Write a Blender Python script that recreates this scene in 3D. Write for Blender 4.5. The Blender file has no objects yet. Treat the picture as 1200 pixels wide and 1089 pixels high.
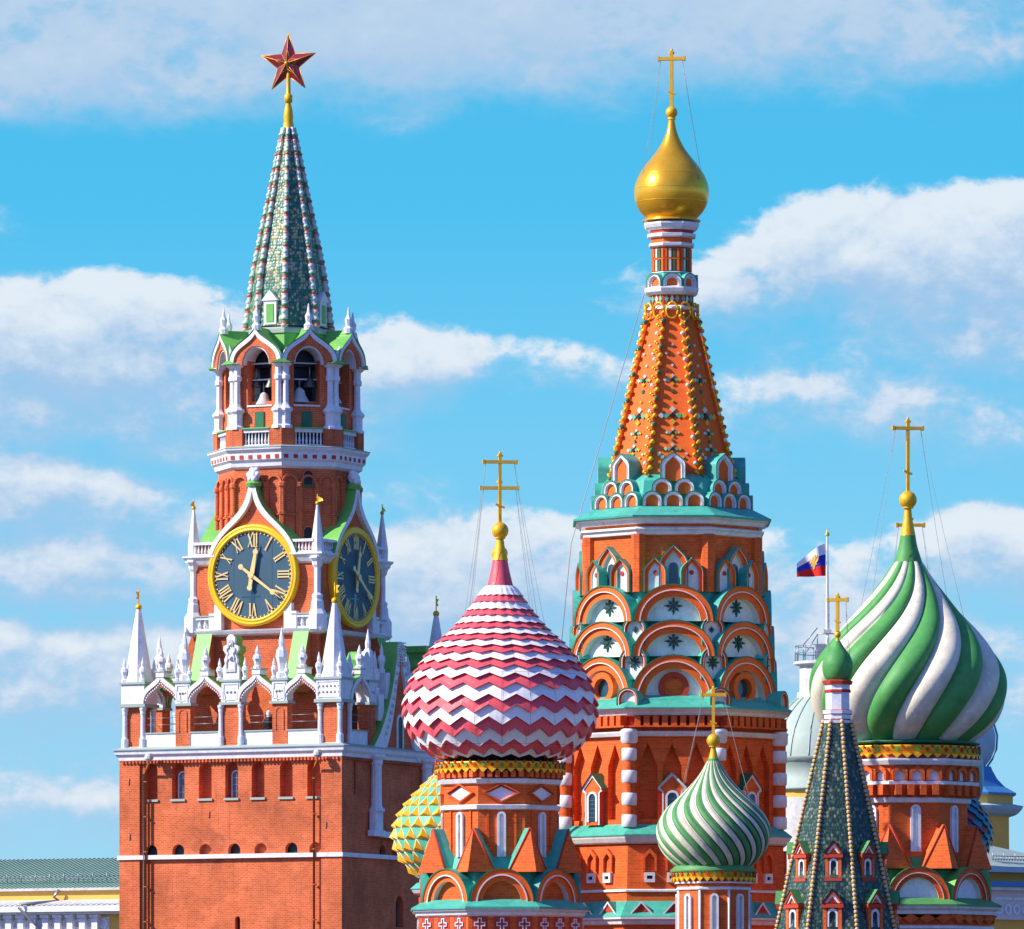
import bpy, bmesh, math, random
from math import sin, cos, pi, radians, sqrt, tan
random.seed(7)
F, YH, CAMZ = 8700.0, 1290.0, 6.0          # focal length in photo pixels, horizon row, eye height
C = bpy.context.scene.collection
SC = bpy.context.scene
# ------------------------------------------------------------------ camera
cd = bpy.data.cameras.new("camera"); cam = bpy.data.objects.new("camera", cd); C.objects.link(cam)
cam.location = (0, 0, CAMZ); cam.rotation_euler = (pi/2, 0, 0)
cd.sensor_width = 36; cd.lens = 36*F/1200; cd.shift_y = (YH-544.5)/1200
cd.clip_start = 1; cd.clip_end = 20000
SC.camera = cam
# ------------------------------------------------------------------ light
SUN_T, SUN_E = 75.0, 36.0                  # degrees left of the line back to the camera, elevation
sdir = (-sin(radians(SUN_T))*cos(radians(SUN_E)), -cos(radians(SUN_T))*cos(radians(SUN_E)), sin(radians(SUN_E)))
sl = bpy.data.lights.new("sun", 'SUN'); sun = bpy.data.objects.new("sun", sl); C.objects.link(sun)
sl.energy = 4.6; sl.angle = radians(0.5); sl.color = (1.0, 0.93, 0.82)
import mathutils
sun.rotation_euler = mathutils.Vector(sdir).to_track_quat('Z', 'Y').to_euler()
SC.view_settings.view_transform = 'Standard'; SC.view_settings.look = 'None'
SC.view_settings.exposure = 0.55; SC.view_settings.gamma = 1
# ------------------------------------------------------------------ world: sky + clouds
W = bpy.data.worlds.new("World"); SC.world = W; W.use_nodes = True
nt = W.node_tree; nt.nodes.clear()
class NB:
    """tiny node expression helper"""
    def __init__(s, t): s.t = t
    def n(s, k, **kw):
        o = s.t.nodes.new(k)
        for a, b in kw.items(): setattr(o, a, b)
        return o
    def put(s, sock, val):
        if hasattr(val, 'is_output') or isinstance(val, bpy.types.NodeSocket): s.t.links.new(val, sock)
        else: sock.default_value = val
    def m(s, op, a, b=0.0, c=0.0, clamp=False):
        o = s.n('ShaderNodeMath', operation=op); o.use_clamp = clamp
        s.put(o.inputs[0], a); s.put(o.inputs[1], b)
        if op in ('MULTIPLY_ADD', 'SMOOTH_MAX', 'SMOOTH_MIN'): s.put(o.inputs[2], c)
        return o.outputs[0]
    def mr(s, v, a, b, c, d, smooth=True):
        o = s.n('ShaderNodeMapRange'); o.interpolation_type = 'SMOOTHSTEP' if smooth else 'LINEAR'
        s.put(o.inputs[0], v)
        for i, q in zip((1, 2, 3, 4), (a, b, c, d)): s.put(o.inputs[i], q)
        return o.outputs[0]
    def mix(s, f, a, b, bt='MIX'):
        o = s.n('ShaderNodeMix', data_type='RGBA', blend_type=bt)
        s.put(o.inputs[0], f); s.put(o.inputs[6], a); s.put(o.inputs[7], b)
        return o.outputs[2]
    def vec(s, x, y, z):
        o = s.n('ShaderNodeCombineXYZ'); s.put(o.inputs[0], x); s.put(o.inputs[1], y); s.put(o.inputs[2], z); return o.outputs[0]
def c4(c): return (c[0], c[1], c[2], 1.0)
# cloud density as a function of direction (azimuth, elevation), in units of 1/8700 rad
CLOUDS = [  # cx, cy, rx, ry, weight
 (520,20,900,118,1.4),(110,85,330,80,1.3),(1000,60,260,65,.9),
 (60,430,290,100,1.4),(380,445,270,58,.85),(505,430,120,44,1.0),(130,505,330,45,.8),(640,450,120,30,.35),
 (50,590,190,66,1.2),(70,670,220,60,1.1),(90,780,300,66,1.2),(100,830,300,40,.7),(40,940,260,60,.7),(330,620,200,60,.4),
 (1110,325,300,98,1.5),(940,345,200,72,1.0),(1150,410,250,50,.9),(1100,480,260,70,.65),(950,500,160,40,.3),
 (1190,655,150,68,1.2),(1010,735,240,95,1.0),(530,690,280,96,1.4),(480,790,290,70,1.15),(760,700,290,76,.9),(250,880,400,40,.3),(1180,830,150,60,.6),
 (-500,300,500,160,1.1),(1800,420,420,190,1.1),(-900,700,400,100,1),(2400,150,400,80,1)]
gt = bpy.data.node_groups.new("cloud_field", 'ShaderNodeTree')
gt.interface.new_socket('P', in_out='INPUT', socket_type='NodeSocketVector')
gt.interface.new_socket('D', in_out='OUTPUT', socket_type='NodeSocketFloat')
g = NB(gt); gi = g.n('NodeGroupInput'); go = g.n('NodeGroupOutput')
def fbm(b, vec, scale, detail=8, rough=.6, dist=0.0):
    o = b.n('ShaderNodeTexNoise'); o.inputs['Scale'].default_value = scale; o.inputs['Detail'].default_value = detail
    o.inputs['Roughness'].default_value = rough; o.inputs['Distortion'].default_value = dist
    b.put(o.inputs['Vector'], vec); return o
sx = g.n('ShaderNodeSeparateXYZ'); g.put(sx.inputs[0], gi.outputs[0])
stretch = g.vec(g.m('MULTIPLY', sx.outputs[0], .0075), g.m('MULTIPLY', sx.outputs[1], .012), 3.1)
n1 = fbm(g, stretch, 1.0, 8, .56, .1).outputs[0]
warp = fbm(g, g.vec(g.m('MULTIPLY', sx.outputs[0], .004), g.m('MULTIPLY', sx.outputs[1], .006), 9.0), 1.0, 3, .5)
ws = g.n('ShaderNodeSeparateColor'); g.put(ws.inputs[0], warp.outputs['Color'])
px = g.m('MULTIPLY_ADD', g.m('SUBTRACT', ws.outputs[0], .5), 150.0, sx.outputs[0])
py = g.m('MULTIPLY_ADD', g.m('SUBTRACT', ws.outputs[1], .5), 70.0, sx.outputs[1])
acc = None
for cx, cy, rx, ry, w in CLOUDS:
    a = g.m('MULTIPLY', g.m('SUBTRACT', px, cx), 1/rx); b = g.m('MULTIPLY', g.m('SUBTRACT', py, cy), 1/ry)
    q = g.m('ADD', g.m('MULTIPLY', a, a), g.m('MULTIPLY', b, b))
    v = g.m('MULTIPLY', g.m('SUBTRACT', 1.0, q), w)
    v = g.m('MAXIMUM', v, -1.0)
    acc = v if acc is None else g.m('SMOOTH_MAX', acc, v, .25)
n2c = fbm(g, g.vec(g.m('MULTIPLY', sx.outputs[0], .021), g.m('MULTIPLY', sx.outputs[1], .030), 5.0), 1.0, 6, .55, .2).outputs[0]
bil = g.m('SUBTRACT', .22, g.m('ABSOLUTE', g.m('SUBTRACT', n2c, .5)))
dn = g.m('ADD', g.m('ADD', g.m('MULTIPLY', acc, .58), g.m('MULTIPLY', g.m('SUBTRACT', n1, .5), 1.25)), g.m('MULTIPLY', g.m('SUBTRACT', bil, .13), .75))
g.put(go.inputs[0], dn)
b = NB(nt)
tc = b.n('ShaderNodeTexCoord'); sp = b.n('ShaderNodeSeparateXYZ'); b.put(sp.inputs[0], tc.outputs['Generated'])
az = b.m('ARCTAN2', sp.outputs[0], sp.outputs[1])
hor = b.m('SQRT', b.m('ADD', b.m('MULTIPLY', sp.outputs[0], sp.outputs[0]), b.m('MULTIPLY', sp.outputs[1], sp.outputs[1])))
el = b.m('ARCTAN2', sp.outputs[2], hor)
U = b.m('MULTIPLY_ADD', az, 8700.0, 600.0); V = b.m('MULTIPLY_ADD', el, -8700.0, 1290.0)
def field(du, dv):
    gg = b.n('ShaderNodeGroup'); gg.node_tree = gt
    b.put(gg.inputs[0], b.vec(b.m('ADD', U, du), b.m('ADD', V, dv), 0.0)); return gg.outputs[0]
d0 = field(0, 0); d1 = field(-14, -32)
lit = b.mr(b.m('SUBTRACT', d0, d1), -.24, .58, 0, 1)
mask = b.mr(d0, -.14, b.m('MULTIPLY_ADD', lit, -.75, .92), 0, 1)
high = b.mr(V, 120, 190, 1, 0)              # thin high layer, greyer
sky = b.n('ShaderNodeTexSky'); sky.sky_type = 'NISHITA'; sky.sun_disc = False
sky.sun_elevation = radians(SUN_E); sky.sun_rotation = math.atan2(sdir[0], sdir[1]) % (2*pi)
sky.air_density = 1.0; sky.dust_density = .3; sky.ozone_density = 3.0
zz = b.m('ADD', b.m('MULTIPLY', sp.outputs[2], .9), .22)
b.put(sky.inputs[0], b.vec(sp.outputs[0], sp.outputs[1], zz))
hs = b.n('ShaderNodeHueSaturation'); hs.inputs['Hue'].default_value = .485; hs.inputs['Saturation'].default_value = 1.12; hs.inputs['Value'].default_value = 1.0
b.put(hs.inputs['Color'], sky.outputs[0])
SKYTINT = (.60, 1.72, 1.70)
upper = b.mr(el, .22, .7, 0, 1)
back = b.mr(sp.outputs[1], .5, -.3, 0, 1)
tint = b.mix(b.m('MAXIMUM', upper, back), c4(SKYTINT), (1.3, 1.15, 2.1, 1))  # sky overhead and behind the camera brightened, tinted violet as added fill light
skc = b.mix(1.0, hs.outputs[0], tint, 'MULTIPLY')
pale = b.mr(V, 250, 1150, 0, .75, False)
skc = b.mix(pale, skc, (3.7, 5.3, 6.3, 1))
cl = b.mix(lit, (3.1, 4.4, 6.2, 1), (6.4, 6.7, 7.1, 1))
cl = b.mix(b.m('MULTIPLY', high, .75), cl, (3.9, 4.9, 6.3, 1))
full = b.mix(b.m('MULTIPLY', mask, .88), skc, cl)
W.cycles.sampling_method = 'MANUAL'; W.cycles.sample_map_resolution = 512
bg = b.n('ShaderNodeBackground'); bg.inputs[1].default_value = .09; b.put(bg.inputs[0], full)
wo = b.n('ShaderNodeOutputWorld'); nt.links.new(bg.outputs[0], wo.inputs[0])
# ------------------------------------------------------------------ materials
M = {}
def newmat(key):
    m = bpy.data.materials.new(key); m.use_nodes = True; M[key] = m
    t = m.node_tree; t.nodes.clear(); q = NB(t)
    bs = q.n('ShaderNodeBsdfPrincipled'); o = q.n('ShaderNodeOutputMaterial'); t.links.new(bs.outputs[0], o.inputs[0])
    return q, bs
def mat(key, col, rough=.7, metal=0.0, dirt=(.5, .35), ds=.6, fine=.12, bump=.0, brick=None, spec=.35, stain=0.0, coat=0.0, sheet=None):
    """col base; dirt=(darken factor, amount) low-frequency wear; brick=(w,h,mortar colour)"""
    q, bs = newmat(key)
    tx = q.n('ShaderNodeTexCoord'); ob = tx.outputs['Object']
    base = c4(col)
    dark = c4([x*dirt[0] for x in col])
    n = fbm(q, ob, ds, 6, .65)
    f = q.mr(n.outputs[0], .38, .72, 0, dirt[1])
    cc = q.mix(f, base, dark)
    np_ = fbm(q, ob, ds*2.7, 4, .55)
    cc = q.mix(q.mr(np_.outputs[0], .50, .66, 0, .5*dirt[1]), cc, c4([min(x*1.3+.02, 1) for x in col]))
    n2 = fbm(q, ob, 14, 3, .6)
    cc = q.mix(fine, cc, n2.outputs[0], 'OVERLAY')
    if stain:                                   # streaks running down the wall
        mp = q.n('ShaderNodeMapping'); mp.inputs['Scale'].default_value = (2.6, 2.6, .22); q.put(mp.inputs[0], ob)
        n3 = fbm(q, mp.outputs[0], 1.6, 6, .7)
        cc = q.mix(q.mr(n3.outputs[0], .52, .75, 0, stain), cc, c4([x*.45 for x in col]))
    hgt = n2.outputs[0]
    if sheet:                                   # soldered metal sheets: faint seams and tone steps
        sp3 = q.n('ShaderNodeSeparateXYZ'); q.put(sp3.inputs[0], ob)
        an = q.m('ARCTAN2', sp3.outputs[0], sp3.outputs[1])
        bt = q.n('ShaderNodeTexBrick'); q.put(bt.inputs['Vector'], q.vec(q.m('MULTIPLY', an, sheet[0]), sp3.outputs[2], 0.0))
        bt.inputs['Color1'].default_value = (1, 1, 1, 1); v_ = 1-sheet[3]; bt.inputs['Color2'].default_value = (v_, v_, v_, 1)
        bt.inputs['Mortar'].default_value = (.45, .45, .45, 1); bt.inputs['Scale'].default_value = 1.0; bt.inputs['Mortar Size'].default_value = .014
        bt.inputs['Brick Width'].default_value = sheet[1]; bt.inputs['Row Height'].default_value = sheet[2]
        cc = q.mix(.8, cc, bt.outputs[0], 'MULTIPLY')
        rg = q.mr(n.outputs[0], .35, .7, rough*.8, min(rough*1.5, 1)); q.put(bs.inputs['Roughness'], rg)
    if brick:
        bt = q.n('ShaderNodeTexBrick'); q.put(bt.inputs['Vector'], tx.outputs['UV'])
        bt.inputs['Color1'].default_value = (1, 1, 1, 1); bt.inputs['Color2'].default_value = (.72, .72, .72, 1)
        bt.inputs['Mortar'].default_value = c4(brick[2])
        bt.inputs['Scale'].default_value = 1.0; bt.inputs['Mortar Size'].default_value = brick[3] if len(brick) > 3 else .012
        bt.inputs['Brick Width'].default_value = brick[0]; bt.inputs['Row Height'].default_value = brick[1]
        bt.inputs['Mortar Smooth'].default_value = .3
        cc = q.mix(1.0, cc, bt.outputs[0], 'MULTIPLY')
    q.put(bs.inputs['Base Color'], cc)
    if not sheet: bs.inputs['Roughness'].default_value = rough
    bs.inputs['Metallic'].default_value = metal
    bs.inputs['Specular IOR Level'].default_value = spec
    if coat: bs.inputs['Coat Weight'].default_value = coat; bs.inputs['Coat Roughness'].default_value = .15
    if bump:
        bp = q.n('ShaderNodeBump'); bp.inputs['Strength'].default_value = bump; bp.inputs['Distance'].default_value = .05
        q.put(bp.inputs['Height'], hgt); q.put(bs.inputs['Normal'], bp.outputs[0])
    return q, bs, cc
mat('kbrick', (.68, .145, .048), .85, brick=(.30, .11, (1.2, 1.5, 1.6), .014), dirt=(.5, .75), ds=.28, bump=.3, stain=.55, fine=.2)
mat('bbrick', (.86, .13, .018), .8, brick=(.32, .12, (.92, 1.2, 1.3), .014), dirt=(.62, .6), ds=.5, bump=.2, stain=.2)
mat('bred', (.50, .05, .022), .8, dirt=(.7, .4), ds=.8, bump=.1)
mat('borange', (.87, .145, .014), .75, dirt=(.65, .5), stain=.2, ds=.9, bump=.1)
mat('white', (.78, .76, .71), .7, dirt=(.68, .6), ds=1.1, bump=.15, stain=.5)
mat('clean', (.80, .80, .79), .65, dirt=(.7, .6), ds=1.3, stain=.35, bump=.2)
mat('cream', (.80, .75, .62), .7, dirt=(.78, .4), ds=.8)
mat('stone', (.62, .60, .55), .85, dirt=(.6, .6), ds=1.2, bump=.3, stain=.4)
mat('kgreen', (.17, .47, .09), .45, dirt=(.6, .4), ds=.7)
mat('teal', (.07, .43, .31), .5, dirt=(.6, .6), ds=1.2, stain=.35, bump=.1)
mat('dgreen', (.02, .16, .07), .5, dirt=(.6, .4))
mat('ink_green', (.008, .07, .045), .5)
mat('gold', (1.0, .50, .035), .25, .6, dirt=(.72, .45), ds=1.0, fine=.1, stain=.15)
mat('goldp', (.90, .48, .02), .42, .25, dirt=(.6, .4), ds=2.0, fine=.2)
mat('rimgold', (.95, .54, .02), .38, .2, dirt=(.8, .3), ds=.8, fine=.05)
mat('numeral', (.86, .62, .24), .4, .2, dirt=(.8, .2))
mat('dial', (.05, .11, .15), .5, spec=.25, dirt=(.7, .4), ds=.35, stain=.3)
mat('dark', (.012, .016, .02), .4, dirt=(.5, .3))
mat('glass', (.02, .07, .10), .12, dirt=(.5, .5), ds=3, spec=.6)
mat('ruby', (.25, .012, .022), .25, dirt=(.5, .4), ds=2, spec=.6, coat=.4)
mat('pipe', (.40, .12, .035), .5, dirt=(.6, .4))
mat('metal', (.30, .32, .33), .4, .6)
mat('bell', (.13, .15, .13), .4, .7)
mat('dwhite', (.87, .85, .82), .42, dirt=(.8, .5), ds=1.1, spec=.45, stain=.25, sheet=(4, 1.14, 3.0, .06))
mat('dred', (.84, .10, .12), .45, dirt=(.8, .4), ds=1.3, spec=.45, stain=.2, sheet=(4, 1.14, 3.0, .12))
mat('dpink', (.80, .25, .22), .45, dirt=(.8, .5), ds=1.6, spec=.4)
mat('lgreen', (.075, .31, .07), .55, dirt=(.6, .5), ds=1.0, bump=.15, stain=.25)
mat('lcream', (.76, .69, .51), .6, dirt=(.66, .6), ds=1.2, bump=.15, stain=.4)
mat('sgreen', (.085, .29, .085), .55, dirt=(.6, .5), ds=1.2)
mat('seam', (.03, .07, .05), .7)
mat('yell', (.88, .43, .01), .5, dirt=(.7, .4), ds=1.2)
mat('mint', (.10, .50, .30), .5, dirt=(.6, .4), ds=1.2)
mat('sblue', (.03, .22, .30), .4, dirt=(.5, .5), ds=1.5)
mat('smaroon', (.28, .06, .06), .4, dirt=(.6, .5), ds=1.5)
mat('yellow_wall', (.80, .46, .09), .8, dirt=(.8, .3))
mat('pinkwhite', (.72, .64, .60), .8, dirt=(.8, .4), ds=1.2)
mat('roofgreen', (.30, .43, .36), .5, dirt=(.75, .4), ds=.3)
mat('roofpale', (.36, .44, .37), .6, dirt=(.75, .4), ds=.3)
mat('roofblue', (.06, .22, .45), .5, dirt=(.75, .4), ds=.5)
mat('cornblue', (.35, .52, .58), .6)
mat('flag_white', (.82, .82, .85), .8); mat('flag_blue', (.02, .04, .45), .8); mat('flag_red', (.75, .02, .02), .8)
mat('cobble', (.10, .095, .09), .9, brick=(.22, .14, (.5, .5, .5)), dirt=(.6, .6), ds=.2)
mat('ochre', (.72, .42, .08), .5)
mat('peach', (.68, .46, .30), .5)
mat('wire', (.35, .33, .30), .5, .3)
# glazed speckled tiles of the two tents
def tiles(key, c1, c2, c3, sc, stretch=1.0):
    q, bs = newmat(key)
    tx = q.n('ShaderNodeTexCoord')
    mp = q.n('ShaderNodeMapping'); mp.inputs['Scale'].default_value = (1, stretch, 1); q.put(mp.inputs[0], tx.outputs['UV'])
    vo = q.n('ShaderNodeTexVoronoi'); vo.inputs['Scale'].default_value = sc; vo.inputs['Randomness'].default_value = .55; q.put(vo.inputs['Vector'], mp.outputs[0])
    s = q.n('ShaderNodeSeparateColor'); q.put(s.inputs[0], vo.outputs['Color'])
    a = q.mr(s.outputs[0], .62, .64, 0, 1); bb = q.mr(s.outputs[1], .80, .82, 0, 1)
    cc = q.mix(a, c4(c1), c4(c2)); cc = q.mix(bb, cc, c4(c3))
    edge = q.mr(vo.outputs['Distance'], .25/sc*0+.32, .62, 0, .75)
    cc = q.mix(edge, cc, c4([x*.3 for x in c1]))
    q.put(bs.inputs['Base Color'], cc); bs.inputs['Roughness'].default_value = .35
    bp = q.n('ShaderNodeBump'); bp.inputs['Strength'].default_value = .5; bp.inputs['Distance'].default_value = .04
    q.put(bp.inputs['Height'], q.m('SUBTRACT', 1.0, vo.outputs['Distance'])); q.put(bs.inputs['Normal'], bp.outputs[0])
tiles('ktile', (.025, .21, .12), (.42, .48, .28), (.55, .45, .14), 6.5, .8)
tiles('btile', (.010, .045, .028), (.045, .10, .06), (.17, .19, .11), 9.5, .7)
def bands(key, cols, period):       # rib of glazed blocks, colours repeat up its length (uv v)
    q, bs = newmat(key)
    tx = q.n('ShaderNodeTexCoord'); s = q.n('ShaderNodeSeparateXYZ'); q.put(s.inputs[0], tx.outputs['Object'])
    fr = q.m('FRACT', q.m('MULTIPLY', s.outputs[2], 1/period))
    rp = q.n('ShaderNodeValToRGB'); rp.color_ramp.interpolation = 'CONSTANT'
    e = rp.color_ramp.elements
    e[0].position = 0; e[0].color = c4(cols[0][1]); e[1].position = cols[1][0]; e[1].color = c4(cols[1][1])
    for p, c in cols[2:]:
        k = e.new(p); k.color = c4(c)
    q.put(rp.inputs[0], fr); q.put(bs.inputs['Base Color'], rp.outputs[0]); bs.inputs['Roughness'].default_value = .35
bands('krib', [(0, (.52, .60, .50)), (.42, (.66, .46, .38)), (.58, (.55, .10, .06)), (.74, (.07, .26, .10)), (.90, (.52, .60, .50))], .95)
# ------------------------------------------------------------------ mesh builder
class MB:
    def __init__(s): s.v = []; s.f = []; s.m = []; s.s = []
    def add(s, vs, fs, m, sm=False):
        o = len(s.v); s.v += [tuple(p) for p in vs]
        for f in fs: s.f.append(tuple(o+i for i in f)); s.m.append(m); s.s.append(sm)
    def mesh(s, name, recalc=True):
        me = bpy.data.meshes.new(name); me.from_pydata(s.v, [], s.f)
        keys = []
        for k in s.m:
            if k not in keys: keys.append(k)
        for k in keys: me.materials.append(M[k])
        idx = {k: i for i, k in enumerate(keys)}
        me.polygons.foreach_set('material_index', [idx[k] for k in s.m])
        me.polygons.foreach_set('use_smooth', s.s)
        uv = me.uv_layers.new(name='UVMap').data
        for p in me.polygons:
            n = p.normal; h = sqrt(n.x*n.x+n.y*n.y)
            if h > .15: tx, ty = -n.y/h, n.x/h
            for li in p.loop_indices:
                co = me.vertices[me.loops[li].vertex_index].co
                uv[li].uv = (co.x*tx+co.y*ty, co.z) if h > .15 else (co.x, co.y)
        if recalc:
            bm = bmesh.new(); bm.from_mesh(me); bmesh.ops.recalc_face_normals(bm, faces=bm.faces); bm.to_mesh(me); bm.free()
        me.update(); return me
    def build(s, name, parent=None, rot=0.0, loc=(0, 0, 0)):
        o = bpy.data.objects.new(name, s.mesh(name)); C.objects.link(o)
        o.parent = parent; o.rotation_euler = (0, 0, radians(rot)); o.location = loc
        return o
def fr(phi=0.0, a=0.0):
    t = radians(phi); n = (sin(t), -cos(t)); u = (cos(t), sin(t))
    return lambda U, Z, D=0.0: (n[0]*(a+D)+u[0]*U, n[1]*(a+D)+u[1]*U, Z)
def ext(mb, g, pts, d0, d1, m, ms=None, back=False):
    n = len(pts)
    mb.add([g(u, z, d1) for u, z in pts], [tuple(range(n))], m)
    vs = [g(u, z, d0) for u, z in pts]+[g(u, z, d1) for u, z in pts]
    mb.add(vs, [(i, (i+1) % n, n+(i+1) % n, n+i) for i in range(n)], ms or m)
    if back: mb.add([g(u, z, d0) for u, z in pts], [tuple(range(n-1, -1, -1))], m)
def box(mb, g, u0, u1, z0, z1, d0, d1, m): ext(mb, g, [(u0, z0), (u1, z0), (u1, z1), (u0, z1)], d0, d1, m, None, True)
def strip(mb, g, A, B, d0, d1, m, mi=None, mo=None):
    """band between open polylines A (outer) and B (inner), front at d1"""
    n = len(A)
    mb.add([g(u, z, d1) for u, z in A]+[g(u, z, d1) for u, z in B], [(i, i+1, n+i+1, n+i) for i in range(n-1)], m)
    for P, mm in ((A, mo or m), (B, mi or m)):
        mb.add([g(u, z, d0) for u, z in P]+[g(u, z, d1) for u, z in P], [(i, i+1, n+i+1, n+i) for i in range(n-1)], mm)
    for i in (0, n-1):
        mb.add([g(*A[i], d0), g(*A[i], d1), g(*B[i], d1), g(*B[i], d0)], [(0, 1, 2, 3)], m)
def semi(w, h, n=20): return [(-w*cos(pi*i/n), h*sin(pi*i/n)) for i in range(n+1)]
def arch(w, h, n=12):
    s = max(h-w, 0); return [(-w, 0)]+[(-w*cos(pi*i/n), s+min(w, h)*sin(pi*i/n)) for i in range(n+1)]+[(w, 0)]
def bez(p0, p1, p2, p3, n):
    return [tuple((1-t)**3*p0[k]+3*(1-t)**2*t*p1[k]+3*(1-t)*t*t*p2[k]+t**3*p3[k] for k in (0, 1)) for t in [i/n for i in range(n+1)]]
def mirror(L): return L+[(-u, z) for u, z in L[-2::-1]]
def ogee(w, h, n=12): return mirror(bez((-w, 0), (-w*1.02, .62*h), (-.22*w, .60*h), (0, h), n))
def keel(w, h, n=8):
    s = .55*h; return [(-w, 0)]+mirror(bez((-w, s), (-w*1.0, s+.20*h), (-.62*w, h*.80), (0, h), n))+[(w, 0)]
def point(w, h): return [(-w, 0), (-w, h*.70), (0, h), (w, h*.70), (w, 0)]
def sh(P, du, dz): return [(u+du, z+dz) for u, z in P]
def nest(mb, g, fn, w, h, rings, cap, L, roofm, uc=0.0, z0=0.0, body=True):
    """concentric arch mouldings. rings=[(t0,t1,d,mat,wallmat)], cap=(d,mat). Body goes back to -L with roofm on top"""
    P = lambda t: sh(fn(w-t, h-t), uc, z0)
    prev = None
    for t0, t1, d, m, wm in rings:
        A, B = P(t0), P(t1); n = len(A)
        mb.add([g(u, z, d) for u, z in A]+[g(u, z, d) for u, z in B], [(i, i+1, n+i+1, n+i) for i in range(n-1)], m)
        if prev is not None:
            mb.add([g(u, z, prev) for u, z in A]+[g(u, z, d) for u, z in A], [(i, i+1, n+i+1, n+i) for i in range(n-1)], wm)
        prev = d
    d, m, wm = cap
    A = P(rings[-1][1]); n = len(A)
    mb.add([g(u, z, prev) for u, z in A]+[g(u, z, d) for u, z in A], [(i, i+1, n+i+1, n+i) for i in range(n-1)], wm)
    mb.add([g(u, z, d) for u, z in A], [tuple(range(n))], m)
    if body:
        A = P(0); n = len(A)
        mb.add([g(u, z, rings[0][2]) for u, z in A]+[g(u, z, -L) for u, z in A], [(i, i+1, n+i+1, n+i) for i in range(n-1)]+[(0, n-1, 2*n-1, n)], roofm)
def lathe(mb, prof, n, phase, m, sm=False, at=(0, 0), caps=True, mats=None):
    vs = []
    for r, z in prof:
        for k in range(n):
            t = radians(phase)+2*pi*k/n; vs.append((at[0]+r*sin(t), at[1]-r*cos(t), z))
    for i in range(len(prof)-1):
        fs = [(i*n+k, i*n+(k+1) % n, (i+1)*n+(k+1) % n, (i+1)*n+k) for k in range(n)]
        o = len(mb.v) if i == 0 else o
        if i == 0: mb.v += vs
        mm = mats[i] if mats else m
        for f in fs: mb.f.append(tuple(o+q for q in f)); mb.m.append(mm); mb.s.append(sm)
    if caps:
        for i in (0, len(prof)-1):
            if prof[i][0] > 1e-4:
                mb.add(vs[i*n:(i+1)*n], [tuple(range(n))], (mats[min(i, len(mats)-1)] if mats else m))
def ball(mb, x, y, z, r, m, n=16, sq=1.0): lathe(mb, [(r*sin(pi*i/10)+1e-5, z-r*sq*cos(pi*i/10)) for i in range(11)], n, 0, m, True, (x, y), False)
def tube(mb, P, r, m, n=6):
    V = [mathutils.Vector(p) for p in P]; rings = []
    for i, p in enumerate(V):
        d = (V[min(i+1, len(V)-1)]-V[max(i-1, 0)]).normalized()
        a = d.cross(mathutils.Vector((0, 0, 1)) if abs(d.z) < .9 else mathutils.Vector((1, 0, 0))).normalized(); c = d.cross(a)
        rr = r[i] if isinstance(r, (list, tuple)) else r
        rings += [p+a*rr*cos(2*pi*k/n)+c*rr*sin(2*pi*k/n) for k in range(n)]
    fs = [(i*n+k, i*n+(k+1) % n, (i+1)*n+(k+1) % n, (i+1)*n+k) for i in range(len(V)-1) for k in range(n)]
    fs += [tuple(range(n)), tuple(range((len(V)-1)*n, len(V)*n))]
    mb.add(rings, fs, m, True)
def wallholes(mb, g, u0, u1, z0, z1, holes, depth, m, mb_mat=None, kind='arch', rm=None):
    """holes: (uc, w, zb, zt, backmat)"""
    hs = sorted(holes); x = u0
    for uc, w, zb, zt, bmx in hs:
        mb.add([g(x, z0), g(uc-w, z0), g(uc-w, z1), g(x, z1)], [(0, 1, 2, 3)], m)
        mb.add([g(uc-w, z0), g(uc+w, z0), g(uc+w, zb), g(uc-w, zb)], [(0, 1, 2, 3)], m)
        P = sh({'arch': arch, 'point': point, 'keel': keel}[kind](w, zt-zb), uc, zb)
        n = len(P)
        for i in range(1, n-2):
            (a, b_), (c, d_) = P[i], P[i+1]
            if abs(a-c) < 1e-6: continue
            mb.add([g(a, b_), g(c, d_), g(c, z1), g(a, z1)], [(0, 1, 2, 3)], m)
        mb.add([g(u, z, 0) for u, z in P]+[g(u, z, -depth) for u, z in P], [(i, (i+1) % n, n+(i+1) % n, n+i) for i in range(n)], rm or m)
        mb.add([g(u, z, -depth) for u, z in P], [tuple(range(n))], bmx or m)
        x = uc+w
    mb.add([g(x, z0), g(u1, z0), g(u1, z1), g(x, z1)], [(0, 1, 2, 3)], m)
# ------------------------------------------------------------------ object helpers
def tag(o, label=None, cat=None, group=None, kind=None):
    if label: o['label'] = label
    if cat: o['category'] = cat
    if group: o['group'] = group
    if kind: o['kind'] = kind
    return o
def dup(o, parent, rot=None):
    c = o.copy(); C.objects.link(c); c.parent = parent
    if rot is not None: c.rotation_euler = (o.rotation_euler[0], o.rotation_euler[1], radians(rot))
    for ch in [q for q in KIDS.get(o.name, [])]:
        d = ch.copy(); C.objects.link(d); d.parent = c
    return c
KIDS = {}
def sub(name, mb, parent, loc=(0, 0, 0)):
    o = mb.build(name, parent, 0, loc); KIDS.setdefault(parent.name, []).append(o); return o
def around(name, mb, parent, angs, subs=()):
    o = mb.build(name, parent, angs[0])
    for nm, sm in subs: sub(nm, sm, o)
    out = [o]
    for a in angs[1:]: out.append(dup(o, parent, a))
    return out
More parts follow.
